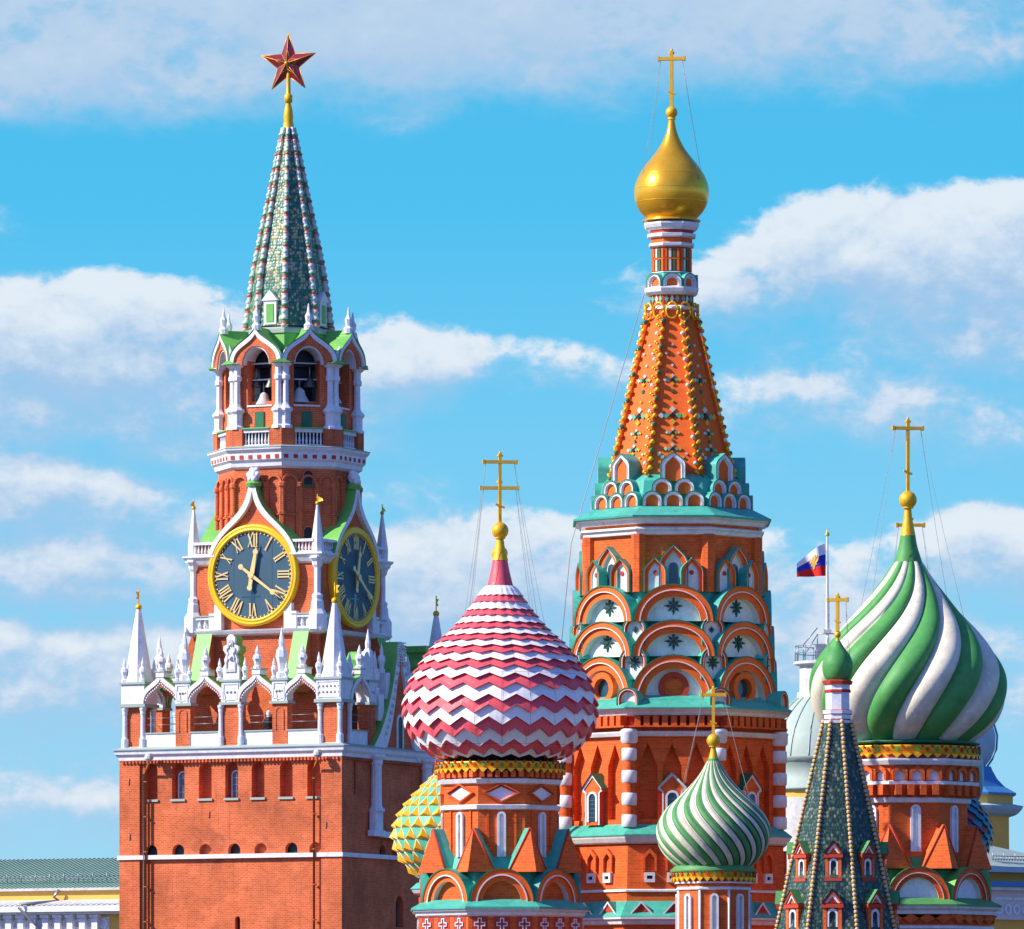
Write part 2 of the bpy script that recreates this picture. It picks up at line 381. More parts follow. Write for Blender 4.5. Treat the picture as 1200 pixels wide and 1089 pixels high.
class TW:
    def __init__(s, name, label, cat, cx, D, rot=0.0, group=None):
        s.D = D; s.k = D/F
        e = bpy.data.objects.new(name, None); C.objects.link(e); e.location = ((cx-600)*s.k, D, 0); e.rotation_euler = (0, 0, radians(rot))
        e.empty_display_size = 2; tag(e, label, cat, group); s.e = e
    def R(s, p): return p*s.k
    def Z(s, y, a=0.0): return CAMZ+(YH-y)*(s.D-a*s.k)/F      # a: pixels in front of the axis
    def P(s, prof, front=True): return [(p*s.k, s.Z(y, p if front else 0)) for p, y in prof]
    def oct(s, mb, prof, m, front=True, n=8, phase=22.5, mats=None):
        c = cos(pi/n); lathe(mb, [(r/c, z) for r, z in s.P(prof, front)], n, phase, m, False, mats=mats)
    def rnd(s, mb, prof, m, n=48, front=False): lathe(mb, s.P(prof, front), n, 0, m, True)
A8 = [45*k for k in range(8)]; V8 = [22.5+45*k for k in range(8)]
def interp(prof, y):
    p = sorted(prof, key=lambda q: q[1])
    if y <= p[0][1]: return p[0][0]
    for i in range(len(p)-1):
        if p[i][1] <= y <= p[i+1][1]:
            # catmull-rom through the samples
            x0, x1 = p[i][1], p[i+1][1]; t = (y-x0)/(x1-x0)
            m0 = (p[i+1][0]-p[i-1][0])/(p[i+1][1]-p[i-1][1]) if i > 0 else (p[i+1][0]-p[i][0])/(x1-x0)
            m1 = (p[i+2][0]-p[i][0])/(p[i+2][1]-p[i][1]) if i+2 < len(p) else (p[i+1][0]-p[i][0])/(x1-x0)
            h = x1-x0
            return (2*t**3-3*t*t+1)*p[i][0]+(t**3-2*t*t+t)*h*m0+(-2*t**3+3*t*t)*p[i+1][0]+(t**3-t*t)*h*m1
    return p[-1][0]
def smoothprof(prof, n):
    ys = [p[1] for p in prof]; y0, y1 = min(ys), max(ys)
    return [(max(interp(prof, y1+(y0-y1)*i/n), .2), y1+(y0-y1)*i/n) for i in range(n+1)]
def cross(t, ytop, ybot, yball, rball, ycone, rcone, bar, m='goldp', phi=0.0, chains=None, ybar=None, rc2=None):
    """orthodox cross, ball and cone finial on the tower axis (pixels)"""
    k = t.k; g = fr(phi); h = 1.5*k
    f = MB()
    prof = [(rcone, ycone), (rcone*.55, (ycone+yball)/2), (rcone*.42, yball+rball*.7)]
    lathe(f, [(r*k, t.Z(y)) for r, y in prof], 24, 0, m, True)
    fo = f.build('finial', t.e)
    b_ = MB(); ball(b_, 0, 0, t.Z(yball), rball*k, m); lathe(b_, [(rball*k*.62, t.Z(yball+rball*.95)), (rball*k*.62, t.Z(yball+rball*.7))], 16, 0, m, True)
    sub('ball', b_, fo)
    c = MB(); zt, zb = t.Z(ytop), t.Z(ybot)
    box(c, g, -1.75*k, 1.75*k, zb, zt-3*k, -.1, .1, m)
    yb = ybar if ybar else ytop+11
    zb_ = t.Z(yb)
    box(c, g, -bar*k, bar*k, zb_-1.8*k, zb_+1.8*k, -.11, .11, m)
    for u in (-bar, bar):
        box(c, g, (u-1.2)*k, (u+1.2)*k, zb_-2.6*k, zb_+2.6*k, -.12, .12, m)
    for (u, zz, r) in ((0, zt-4*k, 2.3), (-2.2, zt-5.4*k, 1.4), (2.2, zt-5.4*k, 1.4), (0, zt-1.5*k, 1.5)): ball(c, u*k, 0, zz, r*k, m, 8)
    zl = zb+(zb_-zb)*.30; L = bar*.28*k
    ext(c, g, [(-L, zl+.20*L), (L, zl-.75*L+.2*L), (L, zl-.75*L+.2*L+2*k), (-L, zl+.2*L+2*k)], -.12, .12, m, None, True)
    ball(c, 0, 0, zl-.2*L, 2.4*k, m, 8)
    ball(c, 0, 0, zb, 2.6*k, m, 10)
    c.build('cross', t.e)
    if chains:
        for i, (rr, yy) in enumerate(chains*2):
            sx_ = -1 if i % 2 == 0 else 1
            phi2 = phi+(90 if sx_ > 0 else -90)+(34 if i > 1 else -34)
            w = MB(); a = g(sx_*bar*.86*k, zb_-1.5*k, 0); p = fr(phi2)(0, t.Z(yy), rr*k)
            tube(w, [a]+[tuple(a[j]+(p[j]-a[j])*q-(sin(pi*q)*.12 if j == 2 else 0) for j in range(3)) for q in (.25, .5, .75)]+[p], .007, 'wire', 4)
            # the little turnbuckle joints that dot the chain
            for q in [j/9 for j in range(1, 9)]: ball(w, *[a[j]+(p[j]-a[j])*q-(sin(pi*q)*.12 if j == 2 else 0) for j in range(3)], .016, 'wire', 5)
            w.build('chain', t.e)
# ------------------------------------------------------------------ ground
gm = MB(); gm.add([(-4000, -200, 0), (4000, -200, 0), (4000, 9000, 0), (-4000, 9000, 0)], [(0, 1, 2, 3)], 'cobble')
tag(gm.build('ground'), kind='structure')
# ================================================================== CLOCK TOWER
K = TW('clock_tower', 'tall red brick clock tower with gold rimmed dials, green tent roof and ruby star', 'clock tower', 338, 450, -26)
k = K.k; H = 143*k                              # half width of the lower block
Zs = lambda y: K.Z(y, 129)                      # heights read on the front faces of the lower block
g = fr(0, H); S4 = [0, 90, 180, 270]
UX = 17.38                                      # photo pixels per metre along the sunlit face
nx = lambda x: (x-275)/UX
# lower block walls
def lower_wall(front):
    mb = MB(); r1, r2, r3 = Zs(940), Zs(984), Zs(1006)
    if front:
        up = [(nx(x), .43, Zs(935), Zs(893), None) for x in (181, 213, 245, 276, 307, 340, 372)]
        lo = [(nx(x), .41, Zs(1002.5), Zs(988.5), 'dark' if i in (0, 1, 3, 5) else None) for i, x in enumerate((181, 213, 245, 279, 310, 346, 374))]
        wallholes(mb, g, -H, H, r1, Zs(889), up, .55, 'kbrick')
        mb.add([g(-H, r2), g(H, r2), g(H, r1), g(-H, r1)], [(0, 1, 2, 3)], 'kbrick')
        wallholes(mb, g, -H, H, r3, r2, lo, .35, 'kbrick')
        wallholes(mb, g, -H, H, 0, r3, [(nx(283), .17, Zs(1100), Zs(1074), 'dark')], .35, 'kbrick')
    else:
        wallholes(mb, g, -H, H, r1, Zs(889), [(-5.6, .1, Zs(932), Zs(895), 'dark')], .4, 'kbrick')
        mb.add([g(-H, r2), g(H, r2), g(H, r1), g(-H, r1)], [(0, 1, 2, 3)], 'kbrick')
        wallholes(mb, g, -H, H, r3, r2, [(-1.9, .42, Zs(1003), Zs(989), 'dark'), (-.3, .42, Zs(1003), Zs(989), None), (1.5, .42, Zs(1003), Zs(989), 'dark')], .35, 'kbrick')
        wallholes(mb, g, -H, H, 0, r3, [(.3, .5, Zs(1085), Zs(1048), 'glass')], .4, 'kbrick')
    return mb
wf = lower_wall(True).build('brick_wall', K.e, 0)
wr = lower_wall(False).build('brick_wall', K.e, 90)
for a in (180, 270): dup(wr, K.e, a)
# darker windows set in two of the front niches
for x in (213, 276):
    w = MB(); gg = fr(0, H-.45); P = sh(arch(.27, 1.55), nx(x)+.1, Zs(934)); ext(w, gg, P, -.1, .0, 'glass')
    A = sh(arch(.33, 1.62), nx(x)+.1, Zs(934)); strip(w, gg, A, P, -.1, .04, 'clean')
    for q in (.35, .75, 1.15): box(w, gg, nx(x)+.1-.26, nx(x)+.1+.26, Zs(934)+q, Zs(934)+q+.035, 0, .025, 'metal')
    box(w, gg, nx(x)+.085, nx(x)+.115, Zs(934), Zs(934)+1.5, 0, .03, 'metal')
    w.build('window', K.e)
for x, y_ in ((157, 980), (388, 970), (156, 915), (250, 955)):
    pk = MB(); ext(pk, g, [(nx(x)-.05, Zs(y_+4)), (nx(x)+.05, Zs(y_+3)), (nx(x)+.07, Zs(y_-4)), (nx(x), Zs(y_-5))], .0, .137 if x in (157, 388, 156) else .01, 'dark'); pk.build('putlog_hole', K.e)
for x in (181, 213, 245, 276, 307, 340, 372):
    s = MB(); box(s, g, nx(x)-.5, nx(x)+.5, Zs(938), Zs(935.4), -.3, .1, 'roofpale'); s.build('sill', K.e)
cp = MB(); box(cp, g, H-1.25, H+.13, 0, Zs(889.5), -1.25, .13, 'kbrick'); around('corner_pier', cp, K.e, S4)
bd = MB(); c45 = sqrt(2)
def sq(mb, prof, m, ph=45): lathe(mb, [((H+o)*c45, z) for o, z in prof], 4, ph, m)
sq(bd, [(.05, Zs(1006)), (.24, Zs(1006)), (.24, Zs(1001)), (.05, Zs(1001))], 'clean'); bd.build('string_course', K.e)
# small dentils under the great cornice
dm = MB()
for i in range(62):
    u = -H+.15+i*(2*H-.3)/61; box(dm, g, u-.06, u+.06, Zs(893), Zs(889.6), .0, .24, 'kbrick')
around('dentil_row', dm, K.e, S4)
cn = MB(); sq(cn, [(.05, Zs(890)), (.16, Zs(889)), (.18, Zs(885.5)), (.34, Zs(882)), (.38, Zs(877.5)), (.44, Zs(877)), (.1, Zs(874.2))], 'clean'); cn.build('cornice', K.e)
c2 = MB(); sq(c2, [(.46, Zs(877.2)), (.46, Zs(876.2)), (.05, Zs(873.4))], 'roofpale'); c2.build('cornice_flashing', K.e)
# terrace floor
tf = MB(); lathe(tf, [((H-.1)*c45, Zs(874)), ((H-.1)*c45, Zs(872.5))], 4, 45, 'stone'); tf.build('terrace_floor', K.e)
zt = Zs(874)
# arcade round the terrace: piers, columns, ogee arches, white blocks, pinnacles
def column(mb, g, u, d, z0, z1, r, m, cap=1.45, ped=.22):
    x, y, _ = g(u, 0, d); hh = z1-z0
    lathe(mb, [(r*1.5, z0), (r*1.5, z0+hh*ped), (r*1.25, z0+hh*ped+.02), (r, z0+hh*(ped+.06)), (r*.92, z0+hh*.80), (r*1.15, z0+hh*.84), (r*1.1, z0+hh*.90), (r*cap, z0+hh*.95), (r*cap, z1)], 10, 0, m, False, (x, y))
def pinnacle(mb, g, u, d, z0, h, r, m='clean', n=8):
    x, y, _ = g(u, 0, d)
    lathe(mb, [(r, z0), (r, z0+.12*h), (r*.62, z0+.15*h), (r*.8, z0+.30*h), (r*1.12, z0+.42*h), (r*.95, z0+.55*h), (r*.5, z0+.62*h), (r*.55, z0+.72*h), (r*.16, z0+.93*h), (.01, z0+h)], n, 0, m, False, (x, y))
zb, zc = Zs(826), Zs(799)
def pier_mb(w, cols):
    mb = MB(); box(mb, g, -w, w, zt, zb, -.75, -.05, 'kbrick')
    box(mb, g, -w-.12, w+.12, zb, zb+.16, -.85, .12, 'roofpale')
    box(mb, g, -w, w, zb+.16, zc, -.8, .02, 'clean')
    box(mb, g, -w-.1, w+.1, zc, zc+.13, -.85, .1, 'roofpale')
    a_, b2 = zb+.26, zc-.1; ww = w-.1
    strip(mb, g, [(-ww, a_), (ww, a_), (ww, b2), (-ww, b2), (-ww, a_)], [(-ww+.07, a_+.07), (ww-.07, a_+.07), (ww-.07, b2-.07), (-ww+.07, b2-.07), (-ww+.07, a_+.07)], .02, .06, 'clean')
    for q in (-.5, 0, .5): ball(mb, *g(q*ww, (a_+b2)/2, .02), .085, 'stone', 8)
    if not cols:
        P = sh(arch(.22, 1.3), 0, zt+.9); strip(mb, fr(0, H-.05), sh(arch(.29, 1.38), 0, zt+.88), P, 0, .05, 'kbrick'); ext(mb, fr(0, H-.05), P, 0, .012, 'kbrick')
    return mb
def arch_mb(w):
    mb = MB(); zs = zb+.16; h = Zs(786)-zs
    A = ogee(w+.38, h); B = ogee(w+.12, h-.38); Cc = semi(w, w*1.0, 24)
    n = len(A)
    strip(mb, g, sh(A, 0, zs), sh(B, 0, zs), -.9, .06, 'clean', mo='kgreen')
    Bi = [B[int(round(i*(len(B)-1)/24))] for i in range(25)]
    strip(mb, g, sh(Bi, 0, zs), sh(Cc, 0, zs), -.7, -.03, 'kbrick', mi='clean')
    # dentils on the brick spandrel
    for i in range(2, len(B)-2, 1):
        u, z = B[i]; box(mb, g, u*.95-.035, u*.95+.035, zs+z-.19, zs+z-.09, -.05, .02, 'clean')
    return mb
def finial_mb(kind, scale=1.0):
    mb = MB()
    z = Zs(787)-.1
    box(mb, g, -.27, .27, z-.12, z+.2, -.75, .1, 'clean'); box(mb, g, -.33, .33, z+.18, z+.27, -.8, .14, 'roofpale')
    pinnacle(mb, g, 0, -.1, z+.2, 1.45, .27)
    return mb
ARX = (-4.78, -1.75, 1.75, 4.78)
def parapet_mb(u0, u1):
    mb = MB(); z1 = Zs(858); box(mb, g, u0, u1, zt-.02, z1, -.32, -.08, 'clean'); box(mb, g, u0, u1, z1, z1+.08, -.4, -.02, 'roofpale')
    for q in (.35, .75):
        tube(mb, [g(u0, z1+.2+q, -.2), g(u1, z1+.2+q, -.2)], .018, 'metal', 5)
    return mb
for face in S4:
    side = face == 90
    for i, u in enumerate(ARX):
        if side and i in (1, 2): continue
        a = arch_mb(1.03); o = a.build('ogee_arch', K.e, face)
        # shift along the face by moving in the rotated frame
        t = radians(face); o.location = (u*cos(t), u*sin(t), 0)
        f = finial_mb(0).build('pinnacle', K.e, face); f.location = o.location
        p = parapet_mb(-1.06, 1.06).build('parapet', K.e, face); p.location = o.location
    for i, u in enumerate((-3.28, 0.0, 3.28)):
        if side and i > 0: continue
        w = .62 if u == 0 else .5
        o = pier_mb(w, u == 0).build('arcade_pier', K.e, face); t = radians(face); o.location = (u*cos(t), u*sin(t), 0)
        pn = MB()
        if u == 0:
            # scrolled white crest with a thick green back
            P = [(-.75, 0), (-.78, .8), (-.55, 1.1), (-.62, 1.4), (-.42, 1.75), (-.72, 2.05), (-.70, 2.3), (-.34, 2.45), (-.40, 2.9), (-.2, 3.1), (0, 3.15)]
            P = [(u_*.72, z*.86+zc+.13) for u_, z in P]; P += [(-u_, z) for u_, z in P[-2::-1]]
            ext(pn, g, P[::-1], -.22, -.0, 'clean'); ext(pn, g, P[::-1], -1.0, -.23, 'kgreen')
            zm = sum(z for _, z in P)/len(P)
            Pi = [(u_*.62, zm+(z-zm)*.72) for u_, z in P]; Pj = [(u_*.45, zm+(z-zm)*.6) for u_, z in P]
            strip(pn, g, Pi+[Pi[0]], Pj+[Pj[0]], 0, .07, 'stone'); ball(pn, *g(0, zm-.3, .03), .16, 'clean', 10); ball(pn, *g(0, zm+.5, .02), .12, 'clean', 10)
            for s in (-1, 1):
                column(pn, g, s*.68, .0, zt, zb, .13, 'clean'); pinnacle(pn, g, s*.86, -.2, zc+.1, 1.35, .19)
        else:
            pinnacle(pn, g, 0, -.3, zc+.1, 3.1, .34); pinnacle(pn, g, -.42, -.1, zc+.1, 1.3, .17); pinnacle(pn, g, .42, -.1, zc+.1, 1.0, .15)
        q = pn.build('crest' if u == 0 else 'pinnacle', K.e, face); q.location = o.location
# corner turrets
ct = MB(); uc = H-.72
box(ct, g, uc-.5, uc+.5, zt, zb, -1.25, -.12, 'kbrick')
box(ct, g, uc-1.0, uc+.84, zb, zb+.2, -1.6, .16, 'roofpale'); box(ct, g, uc-.9, uc+.74, zb+.2, zc, -1.5, .06, 'clean'); box(ct, g, uc-1.0, uc+.84, zc, zc+.14, -1.6, .16, 'roofpale')
for i in range(6):
    for zz_ in (.36, .66): ball(ct, *g(uc-.72+i*.26, zb+.2+(zc-zb-.2)*zz_, .06), .075, 'stone', 8)
strip(ct, g, [(uc-.84, zb+.3), (uc+.68, zb+.3), (uc+.68, zc-.1), (uc-.84, zc-.1), (uc-.84, zb+.3)], [(uc-.78, zb+.36), (uc+.62, zb+.36), (uc+.62, zc-.16), (uc-.78, zc-.16), (uc-.78, zb+.36)], .06, .1, 'clean')
for du in (-.72, .60):
    for dd in (-.12, -1.35): column(ct, g, uc+du, dd, zt, zb, .15, 'clean')
for du, dd in ((-.8, -.1), (.62, -.1), (.62, -1.35), (-.8, -1.35)): pinnacle(ct, g, uc+du, dd, zc+.1, 1.55, .2)
lathe(ct, [(.95, zc+.13), (.82, zc+.5), (.14, Zs(709))], 8, 22.5, 'clean', False, g(uc-.05, 0, -.7)[:2])
tr = [ct.build('corner_turret', K.e, 0)]
vn = MB(); x, y, _ = g(uc-.05, 0, -.7); zz = Zs(709)
ball(vn, x, y, zz+.1, .2, 'goldp', 10); tube(vn, [(x, y, zz), (x, y, zz+1.2)], .035, 'goldp', 5)
vn.add([(x, y+.03, zz+.55), (x+.3, y-.02, zz+.6), (x+.16, y, zz+.8), (x+.34, y-.02, zz+1.0), (x, y+.03, zz+1.05)], [(0, 1, 2, 3, 4)], 'goldp')
sub('weather_vane', vn, tr[0])
for a in (90, 180, 270): dup(tr[0], K.e, a)
# great gable on the shaded side with its half columns
gb = MB(); zg = Zs(862)
L = bez((-3.55, zg-.6), (-1.9, zg+.9), (-1.2, zg+2.6), (-.55, Zs(768)), 12)+[(-.55, Zs(756)), (-.3, Zs(750)), (0, Zs(748))]
OUT = L+[(-u, z) for u, z in L[-2::-1]]
INN = [(u*.66 if abs(u) > .6 else u*.45, z-.75) for u, z in OUT]
strip(gb, g, OUT, INN, -.9, .28, 'clean', mo='kgreen')
for i in range(3, len(OUT)-3):
    (a_, b2), (c_, d_) = OUT[i], INN[i]
    ball(gb, *g(a_*.5+c_*.5, b2*.5+d_*.5, .28), .13, 'stone', 8)
ext(gb, g, [(u, z) for u, z in INN[::-1]]+[(-2.34, zt-.9), (2.34, zt-.9)], -1.0, .10, 'kbrick')
P = sh(arch(.30, 1.9), .1, Zs(874)); ext(gb, fr(0, H+.10), P, 0, .03, 'dark'); strip(gb, fr(0, H+.10), sh(arch(.42, 2.05), .1, Zs(874)), P, 0, .08, 'clean')
for z in range(8): box(gb, g, -.5, .5, Zs(772)+z*.16, Zs(772)+z*.16+.06, .28, .36, 'clean')
gb.build('gable', K.e, 90)
for u, hh, rr in ((-2.2, 2.6, .3), (2.2, 2.6, .3), (-1.3, 1.8, .22), (1.3, 1.8, .22)):
    pn = MB(); zb3 = {2.2: Zs(812), 1.3: Zs(786)}[abs(u)]
    box(pn, g, u-rr*1.2, u+rr*1.2, zb3-1.6, zb3, -1.2, .05, 'clean'); pinnacle(pn, g, u, -.4, zb3, hh, rr); pn.build('pinnacle', K.e, 90)
for u in (-6.2, 6.2):
    sc = MB(); P = [(-.55, 0), (-.6, .5), (-.35, .8), (-.5, 1.2), (-.2, 1.6), (0, 1.7)]; P += [(-a, b) for a, b in P[-2::-1]]
    P = [(a+u*.0+(-4.1 if u < 0 else 4.1), b+zc+.1) for a, b in P]; ext(sc, g, P[::-1], -.3, .05, 'clean'); ext(sc, g, P[::-1], -1.1, -.31, 'kgreen'); sc.build('scroll_crest', K.e, 90)
for s in (-1, 1):
    hc = MB(); box(hc, g, s*3.35-.75, s*3.35+.75, Zs(980), Zs(973), .1, .55, 'clean')
    box(hc, g, s*3.35-.5, s*3.35+.5, Zs(973), Zs(951), .1, .5, 'clean'); column(hc, g, s*3.35, .3, Zs(951), Zs(884), .34, 'clean', 1.6, .05)
    hc.build('half_column', K.e, 90)
lg = MB(); box(lg, g, -2.6, H-.3, Zs(981), Zs(974), .1, .5, 'clean'); lg.build('ledge', K.e, 90)
for u, zz, sc in ((5.2, Zs(757), 1.0),):
    cb = MB(); box(cb, g, u-.8, u+.8, zc, zc+2.2, -1.6, -.3, 'kgreen'); cbo = cb.build('roof_turret', K.e, 90); cb = MB(); box(cb, g, u-1.0, u+1.0, zc+2.2, zc+2.6, -1.8, -.2, 'kgreen'); sub('cap', cb, cbo)
# downpipes
def pipe_mb(u, full):
    mb = MB(); x = .45
    P = [g(u+.35, Zs(889), .75), g(u+.35, Zs(893), .75), g(u+.1, Zs(898), .5), g(u-.12, Zs(904), .28), g(u-.12, 0, .28)]
    tube(mb, P, .075, 'pipe', 8)
    for zz in [Zs(915)-i*2.1 for i in range(9)]: box(mb, g, u-.22, u-.02, zz, zz+.06, .13, .37, 'pipe')
    x, y, _ = g(u+.4, 0, .8); lathe(mb, [(.12, Zs(891)), (.27, Zs(888)), (.27, Zs(885)), (.2, Zs(882))], 10, 0, 'stone', False, (x, y))
    return mb
pipe_mb(nx(179), 1).build('downpipe', K.e); pipe_mb(nx(377), 1).build('downpipe', K.e)
p2 = MB(); tube(p2, [g(nx(174), Zs(905), .2), g(nx(174), 0, .2)], .06, 'dark', 6); p2.build('lightning_conductor', K.e)
# ---- clock stage
h2 = 82*k; a2 = 74
Zc = lambda y: K.Z(y, 74)
g2 = fr(0, h2); fx = lambda x: (x-302)/UX
cs = MB(); lathe(cs, [(h2*c45, zt), (h2*c45, Zc(652))], 4, 45, 'kbrick'); cs.build('clock_stage_wall', K.e)
def ledge(pr, m, nm):
    mb = MB(); lathe(mb, [((h2+o)*c45, Zc(y)) for o, y in pr], 4, 45, m); mb.build(nm, K.e)
ledge([(0, 745), (.32, 743), (.42, 740), (.46, 738.5), (.1, 737.5)], 'clean', 'ledge')
cmn = MB(); PR = [(.02, 662), (.2, 660), (.35, 655), (.5, 652), (.5, 650), (.02, 649)]; U0 = 2.55; n_ = len(PR)
vs = [(U0, -h2-o, Zc(y)) for o, y in PR]+[(h2+o, -h2-o, Zc(y)) for o, y in PR]+[(h2+o, -U0, Zc(y)) for o, y in PR]
cmn.add(vs, [(q*n_+i, q*n_+(i+1) % n_, (q+1)*n_+(i+1) % n_, (q+1)*n_+i) for q in (0, 1) for i in range(n_)]+[tuple(range(n_)), tuple(range(2*n_, 3*n_))], 'clean')
around('cornice', cmn, K.e, S4)
def balustrade(mb, g, u0, u1, z0, z1, d, n, m='clean', dark='kbrick'):
    box(mb, g, u0, u1, z0, z0+(z1-z0)*.14, d-.24, d, m); box(mb, g, u0, u1, z1-(z1-z0)*.2, z1, d-.26, d+.03, m)
    for i in range(n):
        u = u0+(i+.5)*(u1-u0)/n; w = (u1-u0)/n*.27; x, y, _ = g(u, 0, d-.12)
        a, b_ = z0+(z1-z0)*.14, z1-(z1-z0)*.2; hh = b_-a
        lathe(mb, [(w*.7, a), (w*1.15, a+hh*.3), (w*.6, a+hh*.7), (w*.9, b_)], 6, 0, m, False, (x, y), False)
    ext(mb, g, [(u0, z0), (u1, z0), (u1, z1), (u0, z1)], d-.5, d-.28, dark)
for s in (-1, 1):
    rl = MB(); balustrade(rl, g2, *(sorted((s*2.5, s*4.1))), Zc(650), Zc(634), .34, 7)
    around('balustrade', rl, K.e, S4)
for s in (-1, 1):
    rl = MB()
    balustrade(rl, g2, *(sorted((s*2.75, s*3.85))), Zc(738), Zc(722), .36, 3, dark='clean')
    box(rl, g2, min(s*2.65, s*3.9), max(s*2.65, s*3.9), Zc(722), Zc(720.5), .05, .45, 'roofpale')
    box(rl, g2, s*2.55-.42, s*2.55+.42, Zc(738), Zc(718), -.05, .42, 'clean'); box(rl, g2, s*2.4-.22, s*2.4+.22, Zc(718), Zc(708), -.05, .38, 'clean')
    around('lower_balustrade', rl, K.e, S4)
# slim corner pinnacles
sp_ = MB(); x, y, _ = g2(h2-.05, 0, .0)
lathe(sp_, [(.58, Zc(740)), (.58, Zc(722)), (.4, Zc(716)), (.36, Zc(707)), (.3, Zc(704)), (.34, Zc(700)), (.2, Zc(697)), (.2, Zc(668)), (.3, Zc(665)), (.34, Zc(661)), (.52, Zc(657)), (.52, Zc(655)), (.34, Zc(653)), (.36, Zc(636)), (.06, Zc(593))], 8, 22.5, 'clean', False, (x, y))
po = sp_.build('corner_pinnacle', K.e, 0)
vn = MB(); tube(vn, [(x, y, Zc(594)), (x, y, Zc(582))], .03, 'goldp', 5); ball(vn, x, y, Zc(592.5), .13, 'goldp', 8)
vn.add([(x, y, Zc(591)), (x+.42, y-.05, Zc(590)), (x+.3, y, Zc(587)), (x, y, Zc(584))], [(0, 1, 2, 3)], 'goldp'); sub('weather_vane', vn, po)
for a in (90, 180, 270): dup(po, K.e, a)
# ogee gables above the dials
og = MB(); zg = Zc(650)
L = bez((-3.0, zg), (-2.35, zg+2.0), (-.55, zg+2.0), (-.22, Zc(569)), 16); OUT = L+[(0, Zc(568))]+[(-u, z) for u, z in L[::-1]]
L2 = bez((-2.72, zg), (-2.1, zg+1.75), (-.25, zg+1.9), (-.02, Zc(577)), 16); INN = L2+[(0, Zc(577.2))]+[(-u, z) for u, z in L2[::-1]]
strip(og, g2, OUT, INN, -2.6, .5, 'clean', mo='kgreen')
ext(og, g2, INN, -1.5, .18, 'kbrick')
x, y, _ = g2(0, 0, .2)
lathe(og, [(.42, Zc(571)), (.5, Zc(567)), (.36, Zc(564))], 12, 0, 'kgreen', False, (x, y)); [ball(og, x+.27*cos(q*1.05), y-.1+.15*sin(q*1.05), Zc(557)+.30*sin(q*1.05), .2, 'clean', 8) for q in range(6)]; ball(og, x, y, Zc(557), .36, 'clean', 12, 1.2); lathe(og, [(.3, Zc(553)), (.12, Zc(549))], 8, 0, 'clean', False, (x, y))
around('ogee_gable', og, K.e, S4)
# sloping green roofs of the stage corners and buttresses down to the arcade
for s in (-1, 1):
    bt = MB()
    for (d0_, d1_, za, zb_) in ((.02, 1.35, Zc(740), Zc(797)),):
        u0, u1 = s*3.28-.52, s*3.28+.52
        pts = [(d0_, za), (d0_+.35, za-.1), (d1_, zb_), (d1_+.9, zb_-.5), (d1_+.9, zb_-.8), (d0_, zb_-.8)]
        vs = [g2(u0, z, d) for d, z in pts]+[g2(u1, z, d) for d, z in pts]; n = len(pts)
        bt.add(vs[:n], [tuple(range(n))], 'kbrick'); bt.add(vs[n:], [tuple(range(n))], 'kbrick')
        bt.add(vs, [(i, (i+1) % n, n+(i+1) % n, n+i) for i in range(n)], 'kgreen')
    around('buttress', bt, K.e, S4)
rf = MB(); lathe(rf, [((h2-.1)*c45, Zc(652)), (h2*.78*c45, Zc(632)), (h2*.74*c45, Zc(632))], 4, 45, 'kgreen'); rf.build('stage_roof', K.e)
